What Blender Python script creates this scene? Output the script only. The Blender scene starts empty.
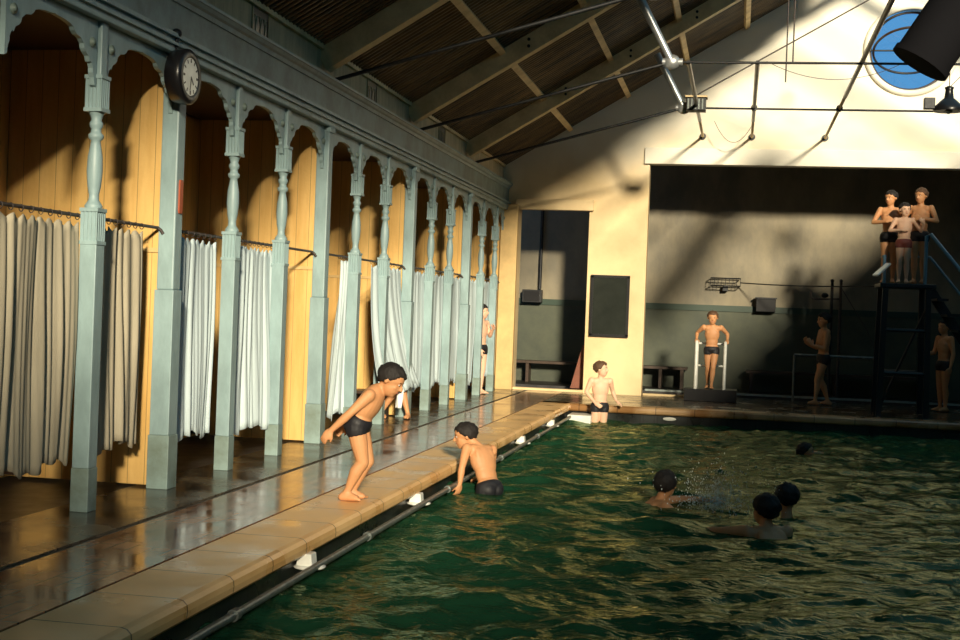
import bpy, bmesh, math, random
import numpy as np
from mathutils import Vector, Matrix, noise
random.seed(4); rng = np.random.default_rng(7)
sc = bpy.context.scene; COL = sc.collection
R = math.radians
PI = math.pi

# ------------------------------------------------------------------ camera
F_PX = 1333.0
cam = bpy.data.cameras.new('camera'); cam.sensor_width = 36; cam.lens = 36*F_PX/960
cam.clip_end = 300
co = bpy.data.objects.new('camera', cam); COL.objects.link(co); sc.camera = co
roll = .038
v = Vector((738-480, 318-320, F_PX)).normalized()
up = Vector((math.sin(roll), -math.cos(roll), 0))
z = (up + Vector((0, 0, -(up.dot(v))/v.z))).normalized()
x = v.cross(z)
# rows of M: camera right, down, forward in world coordinates
right = Vector((x[0], v[0], z[0])); down = Vector((x[1], v[1], z[1])); fwd = Vector((x[2], v[2], z[2]))
co.matrix_world = Matrix(((right.x, -down.x, -fwd.x, 0), (right.y, -down.y, -fwd.y, 0), (right.z, -down.z, -fwd.z, 1.5), (0, 0, 0, 1)))

# ------------------------------------------------------------------ world, sun, exposure
w = bpy.data.worlds.new('sky'); sc.world = w; w.use_nodes = True
bg = w.node_tree.nodes['Background']; bg.inputs[0].default_value = (.12, .40, .80, 1); bg.inputs[1].default_value = .85
sun = bpy.data.lights.new('sun', 'SUN'); sun.energy = 8.0; sun.angle = R(4.2); sun.color = (1, .985, .97)
so = bpy.data.objects.new('sun', sun); COL.objects.link(so)
SD = Vector((-.33, 1, -.28)).normalized()
so.rotation_euler = SD.to_track_quat('-Z', 'Y').to_euler()
def area(name, loc, d, sx, sy, e, col):
    l = bpy.data.lights.new(name, 'AREA'); l.shape = 'RECTANGLE'; l.size = sx; l.size_y = sy; l.energy = e; l.color = col
    o = bpy.data.objects.new(name, l); COL.objects.link(o); o.location = loc
    o.rotation_euler = Vector(d).to_track_quat('-Z', 'Y').to_euler(); return o
area('added_hall_fill', (4.6, 0, 7.0), (-.5, 0, -.86), 3.6, 28, 60, (.88, .93, .92))  # added lamp under the glazing to lift the ambient light indoors
vs = sc.view_settings
vs.view_transform = 'Standard'; vs.look = 'None'; vs.gamma = 1; vs.exposure = 0.08; vs.use_curve_mapping = False
try:
    sc.cycles.use_denoising = True; sc.cycles.max_bounces = 8; sc.cycles.transparent_max_bounces = 12
    sc.cycles.sample_clamp_indirect = 4.0
except Exception: pass

# ------------------------------------------------------------------ materials
def mat(name, col, rough=.6, metal=0, var=0, vscale=4, stretch=(1, 1, 1), bump=0, bscale=60, bstretch=(1, 1, 1), col2=None, spec=.5, rvar=0, grooves=None, sheen=0, sss=0, thr=(.35, .65)):
    m = bpy.data.materials.new(name); m.use_nodes = True
    nt = m.node_tree; N = nt.nodes; L = nt.links; b = N['Principled BSDF']
    b.inputs['Base Color'].default_value = (*col, 1); b.inputs['Roughness'].default_value = rough; b.inputs['Metallic'].default_value = metal
    b.inputs['Specular IOR Level'].default_value = spec
    if sss:
        b.inputs['Subsurface Weight'].default_value = sss; b.inputs['Subsurface Radius'].default_value = (.02, .008, .004)
    tc = N.new('ShaderNodeTexCoord')
    def mapped(s):
        mp = N.new('ShaderNodeMapping'); mp.inputs['Scale'].default_value = s; L.new(tc.outputs['Object'], mp.inputs[0]); return mp.outputs[0]
    if var or col2:
        n = N.new('ShaderNodeTexNoise'); n.inputs['Scale'].default_value = vscale; n.inputs['Detail'].default_value = 6; n.inputs['Roughness'].default_value = .65
        L.new(mapped(stretch), n.inputs['Vector'])
        r = N.new('ShaderNodeValToRGB'); L.new(n.outputs[0], r.inputs[0])
        r.color_ramp.elements[0].position = thr[0]; r.color_ramp.elements[1].position = thr[1]
        c2 = col2 or tuple(c*(1-var) for c in col)
        r.color_ramp.elements[0].color = (*c2, 1); r.color_ramp.elements[1].color = (*col, 1)
        L.new(r.outputs[0], b.inputs['Base Color'])
        if rvar:
            mr = N.new('ShaderNodeMapRange'); mr.inputs[1].default_value = .3; mr.inputs[2].default_value = .7
            mr.inputs[3].default_value = rough; mr.inputs[4].default_value = rough+rvar
            L.new(n.outputs[0], mr.inputs[0]); L.new(mr.outputs[0], b.inputs['Roughness'])
    h = None
    if bump:
        n2 = N.new('ShaderNodeTexNoise'); n2.inputs['Scale'].default_value = bscale; n2.inputs['Detail'].default_value = 4
        L.new(mapped(bstretch), n2.inputs['Vector']); h = n2.outputs[0]
        bp = N.new('ShaderNodeBump'); bp.inputs['Strength'].default_value = bump; bp.inputs['Distance'].default_value = .01
        L.new(h, bp.inputs['Height']); L.new(bp.outputs[0], b.inputs['Normal'])
    if grooves:
        ax, pitch, wdt, dark = grooves
        sx = N.new('ShaderNodeSeparateXYZ'); L.new(tc.outputs['Object'], sx.inputs[0])
        md = N.new('ShaderNodeMath'); md.operation = 'MODULO'; ad = N.new('ShaderNodeMath'); ad.operation = 'ADD'; ad.inputs[1].default_value = 100
        L.new(sx.outputs[ax], ad.inputs[0]); L.new(ad.outputs[0], md.inputs[0]); md.inputs[1].default_value = pitch
        lt = N.new('ShaderNodeMath'); lt.operation = 'LESS_THAN'; lt.inputs[1].default_value = wdt; L.new(md.outputs[0], lt.inputs[0])
        mx = N.new('ShaderNodeMix'); mx.data_type = 'RGBA'; mx.inputs[7].default_value = (*[c*dark for c in col], 1)
        L.new(lt.outputs[0], mx.inputs[0])
        src = b.inputs['Base Color'].links[0].from_socket if b.inputs['Base Color'].links else None
        if src: L.new(src, mx.inputs[6])
        else: mx.inputs[6].default_value = (*col, 1)
        L.new(mx.outputs[2], b.inputs['Base Color'])
    return m

M = {}
M['paint'] = mat('blue_green_paint', (.31, .44, .46), .45, var=.3, vscale=5, stretch=(1, 1, .35), bump=.15, bscale=20)
M['paint2'] = mat('worn_blue_paint', (.25, .35, .34), .5, col2=(.16, .21, .18), vscale=2.2, bump=.2, bscale=18, thr=(.38, .6))
M['boards'] = mat('yellow_boards', (.78, .50, .17), .6, col2=(.62, .36, .10), vscale=2.5, stretch=(3, 3, .4), grooves=(0, .14, .006, .45), bump=.15, bscale=30)
M['boardsY'] = mat('yellow_boards_side', (.70, .44, .15), .6, var=.25, vscale=2.5, stretch=(3, 3, .4), grooves=(1, .14, .006, .45))
M['jamb'] = mat('yellow_paint_trim', (.70, .48, .2), .5, var=.2, vscale=4)
M['cream'] = mat('cream_plaster', (.78, .60, .34), .65, col2=(.60, .44, .22), vscale=1.3, bump=.12, bscale=25, thr=(.25, .62))
M['white'] = mat('whitewash', (.92, .88, .76), .7, var=.12, vscale=1.1, bump=.1, bscale=25)
M['upwall'] = mat('faded_cream_boards', (.60, .49, .29), .7, var=.3, vscale=4, stretch=(1, 2, .5), grooves=(1, .2, .006, .5))
M['rafter'] = mat('cream_rafter_paint', (.92, .72, .40), .6, col2=(.62, .46, .23), vscale=3, stretch=(1, 1, 1), bump=.2, bscale=15)
M['roof'] = mat('dark_roof_boards', (.22, .14, .065), .35, col2=(.03, .028, .024), vscale=2, stretch=(.6, 3, .6), bump=.3, bscale=12, bstretch=(.3, 5, .3))
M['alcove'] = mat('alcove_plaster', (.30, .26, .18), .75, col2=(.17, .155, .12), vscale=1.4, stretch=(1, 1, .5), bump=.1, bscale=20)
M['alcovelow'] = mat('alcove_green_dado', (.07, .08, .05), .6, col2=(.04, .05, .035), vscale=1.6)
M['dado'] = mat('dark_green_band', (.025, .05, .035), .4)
M['dark'] = mat('dark_concrete', (.045, .045, .042), .35, var=.5, vscale=3, bump=.2)
M['cubfloor'] = mat('cubicle_wet_concrete', (.035, .03, .028), .34, var=.5, vscale=3, bump=.15, bscale=12, rvar=.2)
M['iron'] = mat('dark_iron', (.04, .042, .045), .45, metal=.6, var=.4, vscale=20)
M['rodm'] = mat('rusty_rod', (.07, .055, .05), .5, metal=.3, var=.4, vscale=30)
M['galv'] = mat('galvanised_strut', (.55, .58, .60), .35, metal=.7, var=.3, vscale=14)
M['pipe'] = mat('grey_pipe', (.22, .25, .24), .35, metal=.5, var=.4, vscale=14)
M['whitep'] = mat('white_enamel', (.85, .86, .80), .3, var=.15, vscale=10)
M['blackp'] = mat('black_enamel', (.012, .012, .014), .3)
M['soot'] = mat('sooty_iron', (.008, .008, .010), .9, spec=.1)
M['glassdark'] = mat('dark_glass', (.03, .035, .03), .12, var=.3, vscale=3)
M['woodd'] = mat('dark_brown_wood', (.055, .03, .018), .45, var=.4, vscale=4, stretch=(1, 1, .2))
M['redwood'] = mat('red_brown_paint', (.23, .07, .035), .55, var=.3, vscale=5)
M['curtA'] = mat('cream_curtain_cloth', (.47, .42, .31), .85, var=.25, vscale=3, stretch=(1, 4, .4), bump=.2, bscale=120)
M['curtB'] = mat('pale_blue_curtain_cloth', (.58, .70, .74), .85, var=.15, vscale=3, stretch=(1, 4, .4), bump=.2, bscale=120)
M['trunk'] = mat('black_swim_cloth', (.012, .012, .016), .6, bump=.1, bscale=80)
M['trunkr'] = mat('red_brown_swim_cloth', (.20, .05, .04), .6)
M['hairb'] = mat('dark_hair', (.012, .009, .008), .75, bump=.6, bscale=60, bstretch=(1, 1, .3))
M['hairbr'] = mat('brown_hair', (.10, .05, .025), .75, bump=.6, bscale=60, bstretch=(1, 1, .3))
M['skin'] = mat('tanned_skin', (.62, .30, .135), .58, var=.1, vscale=5, sss=.08)
M['skinp'] = mat('pale_skin', (.80, .50, .34), .58, var=.08, vscale=5, sss=.08)
M['lips'] = mat('lips', (.42, .14, .10), .4)
M['eye'] = mat('eye_dark', (.02, .015, .01), .2)
M['eyew'] = mat('eye_white', (.75, .72, .68), .2)
M['towel'] = mat('white_towel', (.9, .9, .88), .9, bump=.4, bscale=80)
M['foam'] = mat('water_spray', (.75, .82, .82), .3)
M['redplate'] = mat('red_plate', (.40, .09, .04), .4)

def brick_mat(name, c1, c2, mortar, sx, sy, rough, rvar, msize=.02, bump=.25, sq=(1, 1), dirt=None):
    m = bpy.data.materials.new(name); m.use_nodes = True; N = m.node_tree.nodes; L = m.node_tree.links; b = N['Principled BSDF']
    tc = N.new('ShaderNodeTexCoord'); mp = N.new('ShaderNodeMapping'); mp.inputs['Rotation'].default_value = (0, 0, sq[0]); L.new(tc.outputs['Object'], mp.inputs[0])
    br = N.new('ShaderNodeTexBrick'); br.inputs['Color1'].default_value = (*c1, 1); br.inputs['Color2'].default_value = (*c2, 1); br.inputs['Mortar'].default_value = (*mortar, 1)
    br.inputs['Scale'].default_value = 1; br.inputs['Mortar Size'].default_value = msize; br.inputs['Brick Width'].default_value = sx; br.inputs['Row Height'].default_value = sy
    br.offset = sq[1]
    L.new(mp.outputs[0], br.inputs['Vector'])
    n = N.new('ShaderNodeTexNoise'); n.inputs['Scale'].default_value = 2.2; n.inputs['Detail'].default_value = 5; L.new(tc.outputs['Object'], n.inputs['Vector'])
    mx = N.new('ShaderNodeMix'); mx.data_type = 'RGBA'; mx.blend_type = 'MULTIPLY'; mx.inputs[0].default_value = 1
    r = N.new('ShaderNodeValToRGB'); r.color_ramp.elements[0].position = .35; r.color_ramp.elements[1].position = .62
    r.color_ramp.elements[0].color = (*(dirt or (.55, .5, .45)), 1); r.color_ramp.elements[1].color = (1, 1, 1, 1)
    L.new(n.outputs[0], r.inputs[0]); L.new(br.outputs[0], mx.inputs[6]); L.new(r.outputs[0], mx.inputs[7]); L.new(mx.outputs[2], b.inputs['Base Color'])
    mr = N.new('ShaderNodeMapRange'); mr.inputs[1].default_value = .35; mr.inputs[2].default_value = .65; mr.inputs[3].default_value = rough; mr.inputs[4].default_value = rough+rvar
    L.new(n.outputs[0], mr.inputs[0]); L.new(mr.outputs[0], b.inputs['Roughness'])
    bp = N.new('ShaderNodeBump'); bp.inputs['Strength'].default_value = bump; bp.inputs['Distance'].default_value = .004; bp.invert = True
    n3 = N.new('ShaderNodeTexNoise'); n3.inputs['Scale'].default_value = 5; L.new(tc.outputs['Object'], n3.inputs['Vector'])
    ad = N.new('ShaderNodeMath'); ad.operation = 'MULTIPLY_ADD'; ad.inputs[1].default_value = .6; L.new(n3.outputs[0], ad.inputs[0]); L.new(br.outputs['Fac'], ad.inputs[2])
    L.new(ad.outputs[0], bp.inputs['Height']); L.new(bp.outputs[0], b.inputs['Normal'])
    return m
M['tiles'] = brick_mat('wet_red_brown_tiles', (.42, .20, .09), (.30, .13, .06), (.06, .03, .02), .24, .12, .09, .14, .008, sq=(PI/2, .5))
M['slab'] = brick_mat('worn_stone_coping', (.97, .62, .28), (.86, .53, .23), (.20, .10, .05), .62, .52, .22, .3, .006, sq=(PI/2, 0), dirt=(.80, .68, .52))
M['slab2'] = brick_mat('shade_toned_coping', (.52, .33, .16), (.44, .27, .13), (.12, .07, .04), .62, .52, .2, .25, .006, sq=(0, 0), dirt=(.5, .4, .3))  # far-end coping: the shadow there is put into darker colours
M['strip'] = brick_mat('wet_concrete_strip', (.13, .10, .065), (.11, .085, .055), (.03, .025, .02), 1.2, .6, .14, .16, .008, sq=(PI/2, 0), dirt=(.35, .32, .3))
M['poolwall'] = brick_mat('dark_pool_tiles', (.02, .025, .025), (.015, .02, .02), (.01, .01, .01), .15, .15, .25, .2, .006)

def water_mat():
    m = bpy.data.materials.new('pool_water'); m.use_nodes = True; N = m.node_tree.nodes; L = m.node_tree.links; b = N['Principled BSDF']
    b.inputs['Base Color'].default_value = (.010, .060, .032, 1); b.inputs['Specular Tint'].default_value = (.85, .88, .62, 1); b.inputs['Roughness'].default_value = .04; b.inputs['IOR'].default_value = 1.33
    tc = N.new('ShaderNodeTexCoord'); mp = N.new('ShaderNodeMapping'); mp.inputs['Scale'].default_value = (1.0, 1.6, 1); mp.inputs['Rotation'].default_value = (0, 0, .5)
    L.new(tc.outputs['Object'], mp.inputs[0]); n = N.new('ShaderNodeTexNoise'); n.inputs['Scale'].default_value = 9; n.inputs['Detail'].default_value = 3
    n.inputs['Distortion'].default_value = .8
    L.new(mp.outputs[0], n.inputs['Vector']); bp = N.new('ShaderNodeBump'); bp.inputs['Strength'].default_value = .35; bp.inputs['Distance'].default_value = .03
    L.new(n.outputs[0], bp.inputs['Height']); L.new(bp.outputs[0], b.inputs['Normal'])
    tr = N.new('ShaderNodeBsdfTransparent'); tr.inputs[0].default_value = (.25, .6, .45, 1)
    mx = N.new('ShaderNodeMixShader'); mx.inputs[0].default_value = .12
    df = N.new('ShaderNodeBsdfDiffuse'); df.inputs[0].default_value = (.026, .105, .045, 1); m2 = N.new('ShaderNodeMixShader'); m2.inputs[0].default_value = .30
    gl = N.new('ShaderNodeBsdfGlossy'); gl.inputs[0].default_value = (.78, .86, .55, 1); gl.inputs['Roughness'].default_value = .04; L.new(bp.outputs[0], gl.inputs['Normal'])
    fr = N.new('ShaderNodeFresnel'); fr.inputs[0].default_value = 1.33; L.new(bp.outputs[0], fr.inputs['Normal'])
    m3 = N.new('ShaderNodeMixShader'); L.new(fr.outputs[0], m3.inputs[0]); d2 = N.new('ShaderNodeBsdfDiffuse'); d2.inputs[0].default_value = (.012, .06, .032, 1)
    L.new(d2.outputs[0], m3.inputs[1]); L.new(gl.outputs[0], m3.inputs[2]); N.remove(b)
    L.new(m3.outputs[0], m2.inputs[1]); L.new(df.outputs[0], m2.inputs[2]); L.new(m2.outputs[0], mx.inputs[1]); L.new(tr.outputs[0], mx.inputs[2]); L.new(mx.outputs[0], N['Material Output'].inputs[0])
    return m
M['water'] = water_mat()
def pane_mat(nm='clear_pane', pc=(.93, .96, .97)):
    m = bpy.data.materials.new(nm); m.use_nodes = True; N = m.node_tree.nodes; L = m.node_tree.links
    for n_ in list(N):
        if n_.type == 'BSDF_PRINCIPLED': N.remove(n_)
    tr = N.new('ShaderNodeBsdfTransparent'); tr.inputs[0].default_value = (*pc, 1)
    gl = N.new('ShaderNodeBsdfGlossy'); gl.inputs['Roughness'].default_value = .02
    mx = N.new('ShaderNodeMixShader'); mx.inputs[0].default_value = .05
    L.new(tr.outputs[0], mx.inputs[1]); L.new(gl.outputs[0], mx.inputs[2]); L.new(mx.outputs[0], N['Material Output'].inputs[0]); return m
M['pane'] = pane_mat()

# ------------------------------------------------------------------ geometry helpers
class MB:
    def __init__(s): s.v = []; s.f = []; s.sm = []
    def add(s, vs, fs, smooth=False):
        o = len(s.v); s.v += [tuple(p) for p in vs]; s.f += [tuple(i+o for i in f) for f in fs]; s.sm += [smooth]*len(fs); return s
    def box(s, x0, x1, y0, y1, z0, z1):
        vs = [(x, y, z) for x in (x0, x1) for y in (y0, y1) for z in (z0, z1)]
        return s.add(vs, [(0, 1, 3, 2), (4, 6, 7, 5), (0, 4, 5, 1), (2, 3, 7, 6), (0, 2, 6, 4), (1, 5, 7, 3)])
    def beam(s, a, b, w, h, upv=(0, 0, 1)):
        a = Vector(a); b = Vector(b); d = (b-a).normalized(); u = Vector(upv); u = (u-d*u.dot(d)).normalized(); l = d.cross(u)
        vs = [p+l*(i*w/2)+u*(j*h/2) for p in (a, b) for i, j in ((-1, -1), (1, -1), (1, 1), (-1, 1))]
        return s.add(vs, [(0, 3, 2, 1), (4, 5, 6, 7), (0, 1, 5, 4), (1, 2, 6, 5), (2, 3, 7, 6), (3, 0, 4, 7)])
    def tube(s, pts, r, n=10):
        pts = [Vector(p) for p in pts]; rs = r if isinstance(r, (list, tuple)) else [r]*len(pts)
        rings = []; u = None
        for i, p in enumerate(pts):
            d = (pts[min(i+1, len(pts)-1)]-pts[max(i-1, 0)]).normalized()
            if u is None: u = d.orthogonal().normalized()
            u = (u-d*u.dot(d)).normalized(); l = d.cross(u)
            rings.append([p+(u*math.cos(2*PI*k/n)+l*math.sin(2*PI*k/n))*rs[i] for k in range(n)])
        vs = [q for rg in rings for q in rg]; fs = []
        for i in range(len(pts)-1):
            for k in range(n): fs.append((i*n+k, i*n+(k+1) % n, (i+1)*n+(k+1) % n, (i+1)*n+k))
        s.add(vs, fs, True); o = len(pts)-1
        s.add(rings[0], [tuple(reversed(range(n)))]); s.add(rings[-1], [tuple(range(n))]); return s
    def lathe(s, c, prof, n=20, ax=(0, 0, 1)):
        return s.tube2([Vector(c)+Vector(ax)*h for h, _ in prof], [r for _, r in prof], Vector(ax), n)
    def tube2(s, pts, rs, d, n):
        u = d.orthogonal().normalized(); l = d.cross(u); vs = []; fs = []
        for p, r in zip(pts, rs): vs += [p+(u*math.cos(2*PI*k/n)+l*math.sin(2*PI*k/n))*max(r, 1e-4) for k in range(n)]
        for i in range(len(pts)-1):
            for k in range(n): fs.append((i*n+k, i*n+(k+1) % n, (i+1)*n+(k+1) % n, (i+1)*n+k))
        s.add(vs, fs, True); s.add(vs[:n], [tuple(reversed(range(n)))]); s.add(vs[-n:], [tuple(range(n))]); return s
    def prism(s, poly, axis, t0, t1):
        # poly: list of 2D points; axis: which world axis is the thickness
        def P(a, b, t): return {0: (t, a, b), 1: (a, t, b), 2: (a, b, t)}[axis]
        n = len(poly); vs = [P(a, b, t0) for a, b in poly]+[P(a, b, t1) for a, b in poly]
        return s.add(vs, [tuple(range(n)), tuple(reversed(range(n, 2*n)))]+[(i, i+n, (i+1) % n+n, (i+1) % n) for i in range(n)])
    def ell(s, c, ax, nu=16, nv=10):
        c = Vector(c); A, B, C = [Vector(a) for a in ax]; vs = []; fs = []
        for j in range(nv+1):
            t = PI*j/nv
            for i in range(nu):
                p = 2*PI*i/nu; vs.append(c+A*math.sin(t)*math.cos(p)+B*math.sin(t)*math.sin(p)+C*math.cos(t))
        for j in range(nv):
            for i in range(nu): fs.append((j*nu+i, (j+1)*nu+i, (j+1)*nu+(i+1) % nu, j*nu+(i+1) % nu))
        bm = bmesh.new(); bv = [bm.verts.new(q) for q in vs]
        for f in fs: bm.faces.new([bv[k] for k in f])
        bmesh.ops.remove_doubles(bm, verts=bm.verts, dist=1e-6); bm.verts.index_update()
        s.add([q.co.copy() for q in bm.verts], [[q.index for q in f.verts] for f in bm.faces if len(f.verts) > 2], True); bm.free(); return s
    def cap(s, a, ra, b, rb, n=12):
        a = Vector(a); b = Vector(b); d = b-a; L_ = d.length
        if L_ < 1e-6: return s
        d /= L_; pts = []; rs = []
        for k in range(5):
            t = PI/2*(1-k/4); pts.append(a-d*ra*math.sin(t)); rs.append(ra*math.cos(t))
        for k in range(5):
            t = PI/2*k/4; pts.append(b+d*rb*math.sin(t)); rs.append(rb*math.cos(t))
        return s.tube2(pts, rs, d, n)
    def mesh(s, name, fix=True):
        me = bpy.data.meshes.new(name); me.from_pydata([tuple(p) for p in s.v], [], [tuple(f) for f in s.f])
        me.polygons.foreach_set('use_smooth', s.sm); me.update()
        if fix:
            bm = bmesh.new(); bm.from_mesh(me); bmesh.ops.recalc_face_normals(bm, faces=bm.faces); bm.to_mesh(me); bm.free()
        return me
    def build(s, name, m, parent=None, bevel=0, fix=True):
        o = bpy.data.objects.new(name, s.mesh(name, fix)); COL.objects.link(o)
        if m: o.data.materials.append(M[m] if isinstance(m, str) else m)
        if parent: o.parent = parent
        if bevel:
            b = o.modifiers.new('bevel', 'BEVEL'); b.width = bevel; b.segments = 2; b.limit_method = 'ANGLE'
        return o
def tag(o, label=None, cat=None, group=None, kind=None):
    if label: o['label'] = label
    if cat: o['category'] = cat
    if group: o['group'] = group
    if kind: o['kind'] = kind
    return o
def thing(name, label, cat, loc=(0, 0, 0), rz=0, group=None):
    o = bpy.data.objects.new(name, None); COL.objects.link(o); o.location = loc; o.rotation_euler = (0, 0, rz)
    return tag(o, label, cat, group)
def struct(name, mb, m, bevel=0): return tag(mb.build(name, m, None, bevel), kind='structure')
def copy_tree(o, loc, label, parent=None):
    c = o.copy(); COL.objects.link(c); c.parent = parent
    if parent is None:
        c.location = loc; c['label'] = label
    for ch in o.children: copy_tree(ch, None, None, c)
    return c

# ------------------------------------------------------------------ constants
PX = -4.38; PE = -2.62; WZ = -.25; FY = 21.6; EY = 24.7; BAY = 3.83; MAIN = [5.94, 9.77, 13.6, 17.43, 21.26]
def roofz(X): return 4.24+.6*(X+4.38) if X <= 2.8 else 4.24+.6*7.18-.6*(X-2.8)

# ------------------------------------------------------------------ structure
Y0 = -22
struct('floor', MB().box(-7.2, -4.62, 3.0, EY+.3, -.4, -.012), 'cubfloor')
struct('floor_concrete_strip', MB().box(-4.62, -3.86, 3, EY, -.4, 0), 'strip')
struct('floor_drain_gutter', MB().box(-3.86, -3.80, 3, EY, -.4, -.015), 'dark')
struct('floor_tiled_walkway', MB().box(-3.80, -3.14, 3, EY, -.4, 0), 'tiles')
struct('floor_joint', MB().box(-3.14, -3.11, 3, EY-3, -.4, -.012), 'dark')
# coping with a rounded nose along the left edge and the far end
def coping(name, y0, y1):
    prof = [(-3.11, -.11), (-3.11, .004), (PE-.05, .004), (PE-.02, -.004), (PE, -.024), (PE+.004, -.055), (PE, -.09), (PE-.02, -.11)]
    mb = MB(); mb.prism(prof, 1, y0, y1); return struct(name, mb, 'slab')
coping('trim_1', 3, FY+.36)
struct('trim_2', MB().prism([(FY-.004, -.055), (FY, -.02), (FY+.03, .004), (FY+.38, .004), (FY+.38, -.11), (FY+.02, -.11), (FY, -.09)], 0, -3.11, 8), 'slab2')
struct('floor_far_deck', MB().box(-3.12, 10, FY+.38, EY+1.0, -.4, 0), 'strip')
struct('floor_alcove', MB().box(-7.2, 10, EY+1.0, 27.4, -.4, .05), 'cubfloor')
struct('trim_step', MB().box(-1.7, 10, 25.68, 25.78, .04, .075), mat('step_edge_paint', (.34, .40, .38), .4, var=.4, vscale=6))
struct('floor_near_deck', MB().box(-7.2, 10, -22, 3.0, -.4, 0), 'strip')
struct('floor_right_deck', MB().box(8.0, 10, 3, EY+1, -.4, 0), 'strip')
struct('wall_pool_left', MB().box(-3.1, PE-.09, 3, FY+.1, -1.5, -.11), 'poolwall')
struct('wall_pool_far', MB().box(-3.1, 8.1, FY+.08, FY+.3, -1.5, -.11), 'poolwall')
struct('wall_pool_right', MB().box(8.0, 8.2, 3, FY, -1.5, -.1), 'poolwall')
struct('wall_pool_near', MB().box(-3, 8.2, 2.8, 3, -1.5, -.1), 'poolwall')
struct('floor_pool', MB().box(-3, 8.2, 2.8, FY+.3, -1.6, -1.5), mat('green_pool_floor', (.08, .22, .15), .6))

# left wall: cubicle backs, partitions, upper wall
struct('wall_left', MB().box(-6.9, -5.78, Y0, EY, 3.4, 4.2).box(-5.9, -5.78, Y0, EY, -.4, 3.5), 'boardsY')
struct('wall_left_upper', MB().box(-4.56, -4.43, Y0, EY, 3.40, 4.22), 'upwall')
struct('ceiling_cubicles', MB().box(-5.8, -4.5, Y0, EY, 3.42, 3.5), 'woodd')
for i, y in enumerate(MAIN):
    struct('wall_partition_%d' % (i+1), MB().box(-5.78, PX-.06, y-.02, y+.02, .02, 3.42), 'boards')
    if i > 0:
        MBd = MB().box(-5.775, -5.56, y-.05, y-.022, .03, 1.83)
        d = MBd.build('cubicle_door', 'woodd', None, .004)
        tag(d, ['narrow dark brown door against the yellow boards behind the clock post',
                'narrow dark brown door behind the third square post, left of its bare yellow boards',
                'narrow dark brown door showing beside the gathered curtain',
                'narrow dark brown door in the farthest cubicle but one'][i-1], 'door', 'narrow dark cubicle doors')
        MB().box(-5.60, -5.575, y-.056, y-.05, .05, 1.8).build('door_edge', 'jamb', d)
        MB().ell((-5.60, y-.065, .95), ((.014, 0, 0), (0, .014, 0), (0, 0, .014)), 10, 6).build('knob', 'iron', d)
        struct('trim_rail_%d' % i, MB().box(-5.78, PX-.07, y-.035, y-.018, 1.84, 1.875), 'jamb')
struct('wall_partition_6', MB().box(-5.78, -4.40, EY-.06, EY-.01, .02, 3.42), 'boards')
# frieze, mouldings and cornice above the posts
struct('trim_beam', MB().box(-4.46, -4.30, Y0, EY, 3.36, 3.50), 'paint', .008)
struct('trim_mould', MB().box(-4.46, -4.275, Y0, EY, 3.415, 3.435).box(-4.46, -4.27, Y0, EY, 3.475, 3.505), 'paint')
struct('trim_frieze', MB().box(-4.44, -4.315, Y0, EY, 3.50, 3.76), 'paint2')
struct('trim_cornice', MB().prism([(-4.44, 3.75), (-4.30, 3.75), (-4.29, 3.785), (-4.27, 3.80), (-4.255, 3.825), (-4.245, 3.83), (-4.245, 3.855), (-4.44, 3.87)], 1, Y0, EY-.02), 'paint')

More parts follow.
